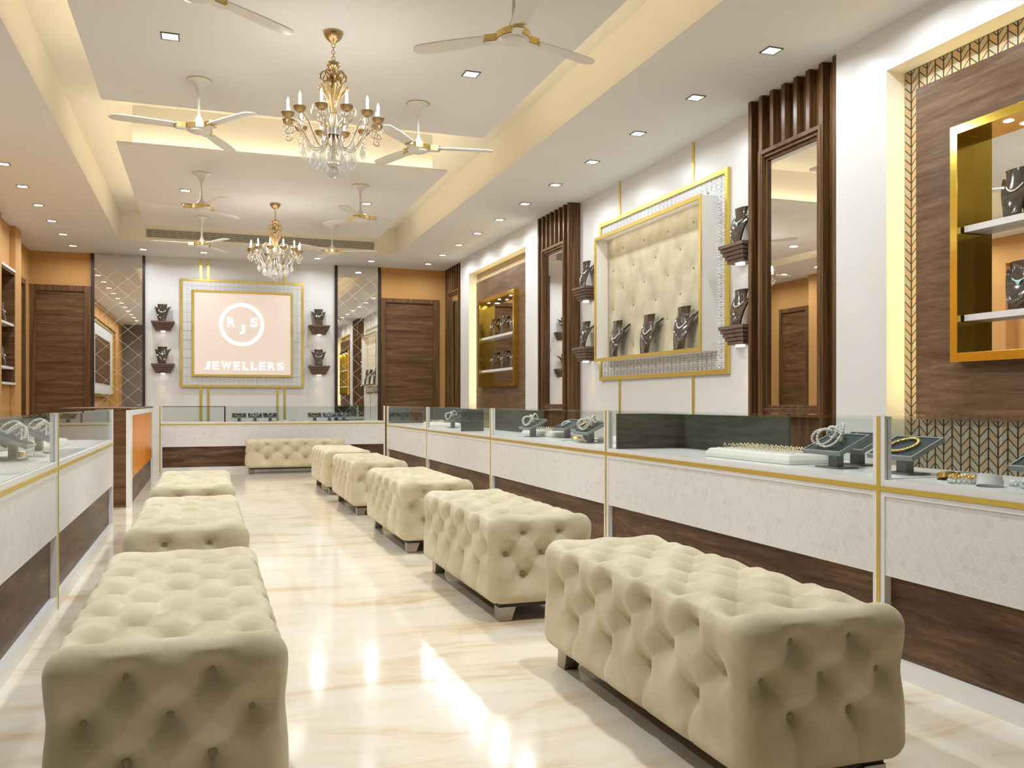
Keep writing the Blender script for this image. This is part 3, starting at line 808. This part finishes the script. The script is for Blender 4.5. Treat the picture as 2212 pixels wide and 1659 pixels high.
def necklace_pts(low, n=44, wide=.27):
    out = []
    for i in range(n):
        a = PI * i / (n - 1); x = -wide * math.cos(a); q = math.sin(a)
        z = .80 - (.80 - low) * q ** 1.4
        s = math.asin(min(1, z / .80)) * 2 / PI
        y = bust_surface(s, min(1, abs(x) / .3))[1]
        nb = -.020 - .045 * (1 - abs(x) / wide) * max(0, (z - .45) / .35)
        out.append((x, y + nb, z + .012))
    return out
def make_necklace(kind):
    b = MB()
    pts = necklace_pts(.50 if kind == 0 else .56)
    for p in pts: b.sphere(p, .017, 7, 5)
    if kind == 1:
        c = pts[len(pts) // 2]
        for dx, dz, r in ((0, -.03, .028), (-.045, -.012, .024), (.045, -.012, .024), (-.022, -.05, .022), (.022, -.05, .022), (0, -.08, .024)):
            b.sphere((c[0] + dx, c[1] - .012, c[2] + dz), r, 7, 5)
    m = M['pearl'] if kind == 0 else M['aqua']
    return b.build('necklace', m, smooth=True)
shelf, bust, neck = make_shelf(), make_bust(), [make_necklace(0), make_necklace(1)]
tag(bust, '', 'necklace bust', 'glossy brown necklace busts')
for q in neck: tag(q, '', 'necklace')
UB = [0]; UN = [0, 0]
def bust_at(loc, rz, H, where, kind, dp=.85):
    H = (H, H * dp, H)
    place(bust, UB[0], 'glossy brown bust ' + where, loc, rz, scale=H); UB[0] = 1
    place(neck[kind], UN[kind], ('pearl necklace' if kind == 0 else 'pale aqua necklace') + ' worn by bust ' + where, loc, rz, 'necklaces on busts', H); UN[kind] = 1
RW = -PI / 2
us = 0
for x, z, w, kd in ((-.632, 2.258, 'upper shelf between sign and narrower corner door', 0), (-.632, 1.600, 'lower shelf between sign and narrower corner door', 1),
                    (1.755, 2.260, 'upper shelf between sign and wider corner door', 1), (1.755, 1.600, 'lower shelf between sign and wider corner door', 0)):
    place(shelf, us, 'stepped walnut wall shelf, ' + w, (x, YB, z)); us = 1
    bust_at((x - .01, YB - .098, z), random.uniform(-.12, .12), .265, 'on the ' + w, kd)
for y, z, w, kd in ((5.982, 2.235, 'upper shelf beside the tallest pillar', 1), (5.982, 1.597, 'lower shelf beside the tallest pillar', 0),
                    (8.968, 2.262, 'upper shelf beside the middle pillar', 0), (8.968, 1.602, 'lower shelf beside the middle pillar', 1)):
    place(shelf, 1, 'stepped walnut wall shelf, ' + w, (XR, y, z), RW)
    bust_at((XR - .092, y, z), RW + .06, .285, 'on the ' + w, kd)
for y, w in ((8.15, 'at the far end inside the tufted box'), (7.47, 'in the middle of the tufted box'), (6.83, 'at the near end inside the tufted box')):
    bust_at((XR - .111, y, 1.449), RW, .375 if y > 7 else .385, w, 0, .60)
bust_at((XR - .072, 3.50, 1.966), RW, .245, 'on the upper shelf of the nearest gold cabinet', 0, .6)
bust_at((XR - .072, 3.47, 1.481), RW, .25, 'on the lower shelf of the nearest gold cabinet', 1, .6)
for z, wz in ((1.965, 'upper'), (1.480, 'lower')):
    for y, wy in ((12.38, 'farthest along the'), (11.92, 'in the middle of the'), (11.50, 'nearest along the')):
        bust_at((XR - .071, y, z), RW, .25, '%s %s shelf, farther gold cabinet' % (wy, wz), 0, .6)

# ------------------------------------------------------------------ shelved niche and framed display on the ochre wall
t = thing('niche_cabinet', 'dark walnut shelf cabinet with white edges set in the ochre wall niche', 'cabinet', (XL, 12.49, 1.22))
o = t.location; XB = XL + .002
MB().box(XB, XB + .02, 12.085, 12.895, 1.235, 2.69).box(XB, PX0 - .005, 12.875, 12.895, 1.235, 2.66).box(XB, PX0 - .005, 12.085, 12.105, 1.235, 2.66).box(XB, PX0 - .005, 12.105, 12.875, 2.63, 2.66).build('cabinet_box', M['wx'], t, off=o)
for z0, z1, nm in ((1.222, 1.25, 'bottom_ledge'), (2.66, 2.69, 'top_ledge')):
    MB().box(XB + .02, PX0 + .006, 12.085, 12.895, z0, z1).build(nm, M['offwhite'], t, off=o)
for z in (1.45, 2.0): MB().box(XB + .02, PX0 - .012, 12.107, 12.873, z - .03, z).build('shelf', M['offwhite'], t, off=o)
for z, w in ((1.452, 'lower'), (2.002, 'upper')):
    bust_at((PX0 - .085, 12.62, z), PI / 2, .25, 'on the %s shelf of the ochre wall niche' % w, 0, .68)
t = thing('framed_display', 'gold edged white panel with walnut inset on the ochre wall', 'display box', (XL, 6.1, 1.2))
o = t.location; fn = lambda a, c, d: (XL + d, a, c)
MB().box(XL + .002, XL + .12, 3.9, 8.3, 1.2, 2.85).build('panel', M['hex'], t, off=o)
frame4(MB(), 3.85, 8.35, 1.15, 2.88, .05, .0, .15, fn).build('gold_frame', M['goldb'], t, off=o)
MB().box(XL + .12, XL + .13, 4.5, 7.7, 1.45, 2.55).build('walnut_inset', M['wy'], t, off=o)

# ------------------------------------------------------------------ glass display counters
ZD, ZG = .713, .949
ZT = ZD + .0008
def counter(fn, L, D, label, parts=dict(), strip0=False, endwood=False):
    """bay in local terms: s along the front, d back from the front, z up; fn maps (s, d, z) to the world"""
    c = fn(L / 2, D / 2, 0)
    t = thing('display_counter', label, 'counter', c, group='glass display counters')
    def mk(name, m, boxes, bevel=0):
        b = MB()
        for q in boxes: b.box(*q)
        b.map(fn); return b.build(name, m, t, bevel=bevel, off=c)
    e = .03; g = .0082
    mk('carcass', M['white'], [(g, L - g, .036, D, .064, .698), (g, L - g, 0, D, 0, .064), (g, e, 0, .036, .064, .698), (L - e, L - g, 0, .036, .064, .698), (e, L - e, 0, .036, .652, .671)])
    mk('deck', M['white'], [(e, L - e, 0, .036, .690, .698), (g, L - g, 0, D, .698, ZD)])
    mk('tile_panel', M['hex'], [(e, L - e, .004, .036, .36, .652)])
    mk('plinth_panel', M['wpanel'], [(e, L - e, .030, .036, .064, .36)])
    mk('gold_rail', M['goldb'], [(g, L - g, -.003, .030, .671, .690)])
    mk('gold_strip', M['goldb'], [(-.008 if strip0 else L - .008, .008 if strip0 else L + .008, -.0035, .032, 0, ZG)])
    mk('post', M['white'], [(g, e, 0, .032, ZD, ZG - .002)]); mk('post', M['white'], [(L - e, L - g, 0, .032, ZD, ZG - .002)])
    mk('front_glass', M['glass'], [(e, L - e, .010, .016, ZD, ZG - .012)])
    mk('top_glass', M['glasst'], [(e, L - e, .002, D, ZG - .012, ZG)])
    mk('back_glass', M['glass'], [(g, L - g, D - .010, D - .004, ZD, ZG - .012)])
    for nm, bx, m in parts.get('extra', []): mk(nm, m, bx)
    return t
XC = 2.37
yb = [.28, 2.687, 5.075, 7.463, 9.866, 12.215]
DC = .60
names = ['nearest', 'second from the camera', 'third from the camera, middle', 'fourth from the camera', 'farthest']
locs = ['glass counter bay before the nearest chevron niche, nearest the camera', 'glass counter bay beside the largest tufted bench, dark end box inside', 'glass counter bay with four trays in a row, before the middle pillar',
        'glass counter bay with dark box inside, before the farther gold cabinet', 'farthest glass counter bay of the pillar side row, meeting the counter before the sign']
for k in range(5):
    y0, y1 = yb[k], yb[k + 1]
    ex = []
    if k == 1: ex = [('end_board', [(4.95 - y0, 4.97 - y0, .02, .48, ZD, .93)], M['wolive']), ('back_board', [(3.87 - y0, 4.95 - y0, .47, .485, ZD, .93)], M['wolive'])]
    if k == 3: ex = [('end_board', [(8.48 - y0, 8.5 - y0, .02, .25, ZD, .93)], M['wolive']), ('back_board', [(.03, 8.9 - y0, .5, .515, ZD, .93)], M['wolive'])]
    if k == 4: ex = [('end_board', [(12.16 - y0, 12.18 - y0, .02, .3, ZD, .93)], M['wolive']), ('back_board', [(.03, 12.16 - y0, .5, .515, ZD, .93)], M['wolive'])]
    counter(lambda s, d, z, y0=y0: (XC + d, y0 + s, z), y1 - y0, DC, locs[k], {'extra': ex}, strip0=False)
XLc = -.676
yl = [-.65, 2.063, 4.777, 7.49]
for k in range(3):
    y0, y1 = yl[k], yl[k + 1]
    bb = ('back_board', [(.03, 2.66, .50, .515, ZD, .93)], M['wolive'])
    ex = [bb, ('end_board', [(7.44 - y0, 7.455 - y0, .03, .14, ZD, .93)], M['wolive'])] if k == 2 else [bb]
    counter(lambda s, d, z, y0=y0: (XLc - d, y0 + s, z), y1 - y0, DC,
            ['glass counter bay on the ochre wall side, outside the near edge', 'glass counter bay on the ochre wall side, cut by the frame edge', 'glass counter bay on the ochre wall side ending before the walnut cash desk'][k], {'extra': ex}, strip0=True)
counter(lambda s, d, z: (-.62 + s, 13.6 + d, z), 3.24, .55, 'long glass counter before the sign wall with six trays',
        {'extra': [('pane_edge', [(.03, .89, .008, .018, .933, .941), (.87, .89, .008, .018, ZD, .933)], M['dark'])]}, strip0=True)
# cash desk with amber fluted front
t = thing('cash_desk', 'walnut cash desk with white surround and amber fluted front', 'counter', (-1.0, 11.1, 0))
o = t.location
MB().box(-1.30, -.70, 9.21, 13.0, .0, .925).build('desk_body', M['wx'], t, off=o)
MB().box(-1.32, -.68, 9.2, 13.02, .925, .945).build('desk_top', M['wx'], t, off=o)
b = MB(); b.box(-.72, -.68, 9.2, 9.42, 0, .925); b.box(-.72, -.68, 12.75, 13.02, 0, .925); b.box(-.72, -.68, 9.42, 12.75, .872, .925); b.build('white_surround', M['white'], t, off=o)
b = MB()
NF = 17; y0, y1 = 9.44, 12.74
p = (y1 - y0) / NF
for k in range(NF):
    c = y0 + (k + .5) * p
    prof = [(c + .40 * p * math.cos(PI * q / 8), -.70 + .022 * math.sin(PI * q / 8)) for q in range(9)]
    b.grid(lambda i, j: (prof[i][1], prof[i][0], .26 + .61 * j), 9, 2)
b.build('fluted_front', M['amber'], t, True, off=o)
MB().box(-.705, -.699, 9.42, 12.75, .26, .872).build('fluted_backing', M['dark'], t, off=o)
MB().box(-.70, -.688, 9.42, 9.44, .26, .872).box(-.70, -.688, 12.735, 12.75, .26, .872).build('gold_edge', M['goldb'], t, off=o)
MB().box(-.70, -.695, 9.42, 12.75, 0, .26).build('plinth_panel', M['wpanel'], t, off=o)

# ------------------------------------------------------------------ trays, cushions, jewellery in the counters
TILT = math.radians(25)
def make_tray():
    t = thing('display_tray', '', 'jewellery tray', group='tilted grey jewellery trays')
    MB().box(-.075, .075, -.05, .06, 0, .005).build('foot', M['tray'], t)
    MB().box(-.028, .028, -.016, .02, .005, .098).build('stem', M['tray'], t)
    c, s = math.cos(TILT), math.sin(TILT)
    fn = lambda x, y, z: (x, y * c - z * s, .105 + y * s + z * c)
    b = MB(); w, d, r = .125, .088, .008
    b.box(-w, w, -d, d, -.012, 0); b.box(-w, w, -d, -d + r, 0, .007); b.box(-w, w, d - r, d, 0, .007); b.box(-w, -w + r, -d + r, d - r, 0, .007); b.box(w - r, w, -d + r, d - r, 0, .007)
    b.map(fn).build('tray_rim', M['tray'], t)
    MB().box(-w + r, w - r, -d + r, d - r, 0, .003).map(fn).build('velvet_pad', M['velvet'], t)
    return t
def beads(b, pts, r, n=6):
    acc = 0; last = None
    for p in pts:
        p = Vector(p)
        if last is None or (p - last).length > 1.6 * r: b.sphere(p, r, n, 4); last = p
    return b
def on_tray(p):
    c, s = math.cos(TILT), math.sin(TILT); x, y, z = p
    return (x, y * c - z * s, .105 + y * s + z * c)
def make_pearls():
    pts = []
    for i in range(520):
        a = 4 * PI * i / 520
        x = .046 * math.cos(a) + .036 * math.cos(2.5 * a + .6); y = .034 * math.sin(a + .3) + .034 * math.sin(1.5 * a)
        z = .012 + .033 * (1 + math.sin(2.5 * a + 1.0))
        pts.append(on_tray((x, y, z)))
    return beads(MB(), pts, .0068).build('pearl_necklace', M['pearl'], smooth=True)
def make_ringlet():
    b = MB()
    for i in range(34):
        a = 2 * PI * i / 34; b.sphere(on_tray((.062 * math.cos(a), .056 * math.sin(a), .0115)), .0068, 6, 4)
    b.tube([on_tray((.062 * math.cos(2 * PI * i / 34), .056 * math.sin(2 * PI * i / 34), .0105)) for i in range(34)], .0055, 6, True)
    return b.build('gold_bracelet', M['goldj'], smooth=True)
def make_open():
    b = MB(); pts = [on_tray((.045 * math.cos(a), .040 * math.sin(a), .010 + .012 * abs(math.cos(a)))) for a in [2.2 + 4.6 * i / 23 for i in range(24)]]
    b.tube(pts, [.004 + .003 * abs(i - 12) / 12 for i in range(24)], 6); b.sphere(pts[0], .010, 8, 5); b.sphere(pts[-1], .008, 8, 5)
    return b.build('open_cuff', M['crystal_b'], smooth=True)
tray = make_tray(); jew = {'p': make_pearls(), 'b': make_ringlet(), 'o': make_open()}
JL = {'p': ('coiled white pearl necklace on the tray ', 'necklace', 'jewellery on the trays'), 'b': ('round gold bead bracelet on the tray ', 'bracelet', 'jewellery on the trays'), 'o': ('open white cuff on the tray ', 'bracelet', 'jewellery on the trays')}
UT = {'t': 0, 'p': 0, 'b': 0, 'o': 0}
for q in jew: tag(jew[q], '', JL[q][1], JL[q][2])
def put_tray(x, y, rz, kind, where, sc=None):
    place(tray, UT['t'], 'tilted grey tray with dark velvet pad ' + where, (x, y, ZT), rz, scale=sc); UT['t'] = 1
    place(jew[kind], UT[kind], JL[kind][0] + where, (x, y, ZT), rz, scale=sc); UT[kind] = 1
put_tray(2.62, 3.235, RW, 'p', 'before the ring cushion, largest bench bay')
put_tray(2.82, 3.335, RW, 'o', 'half hidden behind the tray beside the largest bench')
put_tray(2.66, 2.87, RW, 'b', 'cut by the nearest bay post')
put_tray(2.62, 2.15, RW, 'o', 'at the picture edge, nearest bay')
put_tray(2.575, 6.95, RW, 'p', 'first from the ring cushion, four-tray bay')
put_tray(2.74, 6.60, RW, 'o', 'second from the ring cushion, four-tray bay')
put_tray(2.74, 6.22, RW, 'b', 'third from the ring cushion, four-tray bay')
put_tray(2.575, 5.78, RW, 'p', 'next to the post, four-tray bay')
put_tray(2.62, 9.66, RW, 'p', 'next to the far post, dark box bay')
put_tray(2.74, 9.30, RW, 'o', 'in the middle, dark box bay')
put_tray(2.66, 8.92, RW, 'p', 'against the dark box')
for x, y, kd, w in ((.47, 13.95, 'b', 'first in the trio below the sign'), (.70, 13.95, 'p', 'second in the trio below the sign'), (.92, 13.95, 'o', 'third in the trio below the sign'),
                    (1.585, 13.95, 'b', 'first in the trio before the grooved mirror'), (1.81, 13.95, 'p', 'second in the trio before the grooved mirror'), (2.03, 13.95, 'o', 'third in the trio before the grooved mirror')):
    put_tray(x, y, 0, kd, w, (.84, .84, .84))
put_tray(-.89, 5.62, PI / 2, 'p', 'next to the post, ochre side counter')
put_tray(-1.02, 5.15, PI / 2, 'o', 'behind at the frame edge, ochre side counter')
put_tray(-.90, 4.96, PI / 2, 'p', 'in front at the frame edge, ochre side counter')

# ring cushions and rings
def make_cushion():
    t = thing('ring_cushion', '', 'ring cushion', group='cream ring cushions')
    def ringz(hx, hy, z): return [(-hx, -hy, z), (hx, -hy, z), (hx, hy, z), (-hx, hy, z)]
    b = MB(); lv = [(.36, .15, 0), (.36, .15, .02), (.345, .135, .042), (.335, .125, .046)]
    b.add([p for l in lv for p in ringz(*l)], [(i * 4 + k, i * 4 + (k + 1) % 4, i * 4 + 4 + (k + 1) % 4, i * 4 + 4 + k) for i in range(3) for k in range(4)] + [(3, 2, 1, 0), (12, 13, 14, 15)])
    b.build('foam_block', M['cream'], t, bevel=.004)
    for k in range(4): MB().box(-.32, .32, -.098 + k * .062, -.090 + k * .062, .046, .050).build('ring_slot', M['offwhite'], t)
    return t
def make_ring():
    b = MB().tube([(.0085 * math.cos(a), 0, .008 + .0085 * math.sin(a)) for a in [2 * PI * i / 12 for i in range(12)]], .0017, 5, True)
    b.sphere((0, 0, .019), .0038, 6, 4)
    return tag(b.build('finger_ring', M['ringm'], smooth=True), '', 'ring')
cush, ring = make_cushion(), make_ring(); uc = 0; ur = 0
for x, y, rz, nx, ny, w in ((2.66, 3.78, RW, 15, 4, 'beside the dark end box near the largest bench'), (2.80, 7.09, RW, 12, 3, 'at the far end of the four-tray bay'), (2.80, 5.47, RW, 6, 2, 'at the post end of the four-tray bay'),
                            (2.68, 10.4, RW, 10, 2, 'in the farthest pillar side bay'), (-1.02, 6.30, PI / 2, 13, 4, 'in the ochre side counter')):
    place(cush, uc, 'cream ring cushion ' + w, (x, y, ZT), rz); uc = 1
    for i in range(nx):
        for j in range(ny):
            lx = -.31 + .62 * (i + .5) / nx; ly = -.094 + .188 * (j + .5) / ny if ny > 1 else 0
            px = x + lx * math.cos(rz) - ly * math.sin(rz); py = y + lx * math.sin(rz) + ly * math.cos(rz)
            place(ring, ur, 'small gold ring on the cushion ' + w, (px, py, ZT + .0505), rz + .4, 'gold rings on the cushion ' + w); ur = 1
# bangles lying on the decks
def bangle_band(r, h, m, nm):
    return MB().lathe([(r - .003, 0), (r, 0), (r, h), (r - .003, h), (r - .003, 0)], 30).build(nm, m, smooth='auto')
def bangle_beads(r, n, br, m, nm, twist=0):
    b = MB()
    for i in range(n):
        a = 2 * PI * i / n; b.sphere((r * math.cos(a), r * math.sin(a), br + twist * math.sin(5 * a) ), br, 7, 5)
    return b.build(nm, m, smooth=True)
bg = {'gb': bangle_band(.040, .022, M['goldj'], 'gold_bangle'), 'cb': bangle_band(.042, .022, M['crystal_b'], 'crystal_cuff'), 'wb': bangle_beads(.041, 17, .0088, M['crystal_b'], 'beaded_bangle'), 'tb': bangle_beads(.040, 24, .0055, M['goldj'], 'twisted_bangle', .003)}
for q in bg.values(): tag(q, '', 'bangle', 'bangles on the counter decks')
UBg = {k: 0 for k in bg}
def put_bg(k, x, y, z, l, rot=(0, 0, 0)):
    o = place(bg[k], UBg[k], l, (x, y, ZT + z)); UBg[k] = 1; o.rotation_euler = rot
put_bg('gb', 2.60, 2.585, .0, 'plain gold bangle tipped on its edge beside the tray in the nearest bay', (0, .32, .9))
put_bg('wb', 2.53, 2.455, 0, 'chunky beaded silver bangle under a gold one in the nearest bay')
put_bg('tb', 2.53, 2.455, .0178, 'twisted gold bangle lying on the beaded silver one')
put_bg('cb', 2.70, 2.60, 0, 'wide crystal cuff behind the stacked bangles')
put_bg('cb', 2.66, 2.46, 0, 'crystal cuff leaning just behind the stacked gold and silver bangles', (0, .3, .6))
put_bg('cb', 2.52, 2.33, 0, 'crystal cuff in front of the row, next to the stacked bangles', (0, .25, .5))
put_bg('wb', 2.64, 2.30, 0, 'beaded silver bangle behind the front crystal cuff')
put_bg('wb', 2.60, 2.215, 0, 'outermost beaded silver bangle in the nearest bay')
for x, y, w in ((2.54, 6.10, 'before the trays in the four-tray bay'), (-.84, 5.20, 'in the ochre side counter')):
    put_bg('wb', x, y, 0, 'beaded silver bangle ' + w); put_bg('gb', x + .10 * (1 if x > 0 else -1), y + .08, 0, 'plain gold bangle ' + w, (0, .3, .8)); put_bg('cb', x + .04 * (1 if x > 0 else -1), y - .11 if x > 0 else y + .20, 0, 'crystal cuff ' + w)
put_bg('tb', 2.58, 5.99, .0, 'twisted gold bangle before the trays in the four-tray bay')
put_bg('wb', 1.12, 13.90, 0, 'beaded silver bangle between the tray trios before the sign wall'); put_bg('tb', 1.26, 13.90, 0, 'twisted gold bangle between the tray trios before the sign wall'); put_bg('cb', 1.38, 13.92, 0, 'crystal cuff between the tray trios before the sign wall')

# ------------------------------------------------------------------ tufted benches
BH = (.235, .665, .195)                                    # half sizes of the cushion block
def bench_mesh():
    hx, hy, hz = BH; r = .045
    A, Bq = .178, .266                                     # button pitch across and along
    bt = []                                                # (pos, normal)
    zr = (hz - .058, hz - .150, hz - .246)
    for k in range(-2, 3):
        for i in (-1, 0, 1): bt.append(((i * A * .98, k * Bq, hz), (0, 0, 1)))
    for k in range(4):
        for i in (-.5, .5): bt.append(((i * A, (k - 1.5) * Bq, hz), (0, 0, 1)))
    for sx in (-1, 1):
        for k in range(4):
            for z in (zr[0], zr[2]): bt.append(((sx * hx, (k - 1.5) * Bq, z), (sx, 0, 0)))
        for k in range(-2, 3): bt.append(((sx * hx, k * Bq, zr[1]), (sx, 0, 0)))
    for sy in (-1, 1):
        for i in (-.5, .5):
            for z in (zr[0], zr[2]): bt.append(((i * A, sy * hy, z), (0, sy, 0)))
        for i in (-1, 0, 1): bt.append(((i * A * .98, sy * hy, zr[1]), (0, sy, 0)))
    BP = np.array([p for p, n in bt])
    segs = []
    for i in range(len(bt)):
        for j in range(i + 1, len(bt)):
            d = np.linalg.norm(BP[i] - BP[j])
            if d < .176 and not (bt[i][1] == bt[j][1] and (abs(BP[i] - BP[j]) < 1e-4).sum() >= 2): segs.append((BP[i], BP[j]))
    down = []
    for p, n in bt:
        if abs(p[2] - zr[2]) < 1e-6: down.append((np.array(p), np.array((p[0], p[1], -hz))))
    st = .0085
    def face(u0, u1, v0, v1, f):
        nu, nv = max(2, int((u1 - u0) / st)), max(2, int((v1 - v0) / st))
        U, V = np.meshgrid(np.linspace(u0, u1, nu + 1), np.linspace(v0, v1, nv + 1), indexing='ij')
        return f(U.ravel(), V.ravel()), nu + 1, nv + 1
    o = lambda u: np.full_like(u, 1.0)
    faces = [face(-hx, hx, -hy, hy, lambda u, v: np.stack([u, v, hz * o(u)], 1))]
    for s in (-1, 1):
        faces.append(face(-hy, hy, -hz, hz, lambda u, v: np.stack([s * hx * o(u), u, v], 1)))
        faces.append(face(-hx, hx, -hz, hz, lambda u, v: np.stack([u, s * hy * o(u), v], 1)))
    b = MB(); H = np.array(BH)
    def segd(P, a, c):
        d = c - a; t = np.clip(((P - a) @ d) / (d @ d), 0, 1); return np.linalg.norm(P - a - t[:, None] * d, axis=1)
    for P, nu, nv in faces:
        q = np.clip(P, -(H - r), H - r); n = P - q; n /= np.linalg.norm(n, axis=1)[:, None]
        S = q + n * r
        d1 = np.full(len(P), 9.0); ds = np.full(len(P), 9.0); dn = np.full(len(P), 9.0)
        for c in BP: d1 = np.minimum(d1, np.linalg.norm(P - c, axis=1))
        for a, c in segs: ds = np.minimum(ds, segd(P, a, c))
        for a, c in down: dn = np.minimum(dn, segd(P, a, c))
        h = -.054 * np.exp(-(d1 / .043) ** 1.3) - .0075 * np.exp(-(ds / .026) ** 1.4) - .0035 * np.exp(-(ds / .0045) ** 2) * np.clip(d1 / .04, 0, 1) - .006 * np.exp(-(dn / .006) ** 2) - .006 * np.exp(-(dn / .02) ** 2)
        low = np.clip((P[:, 2] + hz) / .05, 0, 1)
        h = (h + .019) * low + .002
        Q = S + n * h[:, None]; Q[:, 2] += hz
        base = len(b.v); b.v += [tuple(map(float, p)) for p in Q]
        b.f += [(base + i * nv + j, base + (i + 1) * nv + j, base + (i + 1) * nv + j + 1, base + i * nv + j + 1) for i in range(nu - 1) for j in range(nv - 1)]
    me = b.build('cushion_block', M['fabric'], None, True)
    w = bmesh.new(); w.from_mesh(me.data); bmesh.ops.remove_doubles(w, verts=w.verts, dist=.0015); bmesh.ops.recalc_face_normals(w, faces=w.faces); w.to_mesh(me.data); w.free()
    me.data.polygons.foreach_set('use_smooth', [True] * len(me.data.polygons))
    return me, bt
def make_bench():
    t = thing('tufted_bench', '', 'bench', group='cream tufted benches')
    me, bt = bench_mesh(); me.parent = t; me.location = (0, 0, .072)
    MB().box(-.20, .20, -.63, .63, .062, .085).build('base_board', M['dark'], t)
    first = None
    for p, n in bt:
        if n[0] > 0 or n[1] > 0: continue
        if first is None:
            first = MB().lathe([(.0125, -.004), (.0125, .001), (.009, .005), (.004, .0065), (.0005, .007)], 12).build('button', M['fabricb'], t, True); q = first
        else: q = first.copy(); COL.objects.link(q)
        nv = Vector(n); q.location = Vector(p) - nv * .039 + Vector((0, 0, .072 + BH[2]))
        q.rotation_euler = nv.to_track_quat('Z', 'Y').to_euler()
    lg = None
    for sx in (-1, 1):
        for sy in (-1, 1):
            if lg is None:
                b = MB(); b.add([(-.04, -.035, .066), (.045, -.035, .066), (.045, .035, .066), (-.04, .035, .066), (-.04, -.035, 0), (.022, -.035, 0), (.022, .022, 0), (-.04, .022, 0)],
                                [(0, 1, 2, 3), (7, 6, 5, 4), (0, 4, 5, 1), (1, 5, 6, 2), (2, 6, 7, 3), (3, 7, 4, 0)])
                lg = b.build('leg', M['chrome'], t, bevel=.002); q = lg
            else: q = lg.copy(); COL.objects.link(q)
            q.location = (sx * .165, sy * .60, 0); q.rotation_euler = (0, 0, {(-1, -1): 0, (1, -1): PI / 2, (1, 1): PI, (-1, 1): -PI / 2}[(sx, sy)])
    return t
bench = make_bench(); used = 0
for x, y, rz, l in ((1.465, 2.50, 0, 'largest tufted bench nearest the camera on the hexagon tile counter side'), (1.465, 4.48, 0, 'second tufted bench from the camera beside the pillar side counters'),
                    (1.465, 6.43, 0, 'third tufted bench from the camera beside the pillar side counters'), (1.465, 8.50, 0, 'fourth tufted bench from the camera beside the pillar side counters'),
                    (1.465, 10.36, 0, 'fifth and smallest looking tufted bench beside the pillar side counters'), (1.21, 13.10, PI / 2, 'tufted bench set crosswise against the counter before the sign'),
                    (-.075, 2.73, 0, 'tufted bench nearest the camera on the cash desk side, brown in shade'), (-.075, 4.64, 0, 'middle tufted bench of the three on the cash desk side'),
                    (-.075, 6.60, 0, 'farthest tufted bench of the three, beside the cash desk')):
    place(bench, used, l, (x, y, 0), rz); used = 1
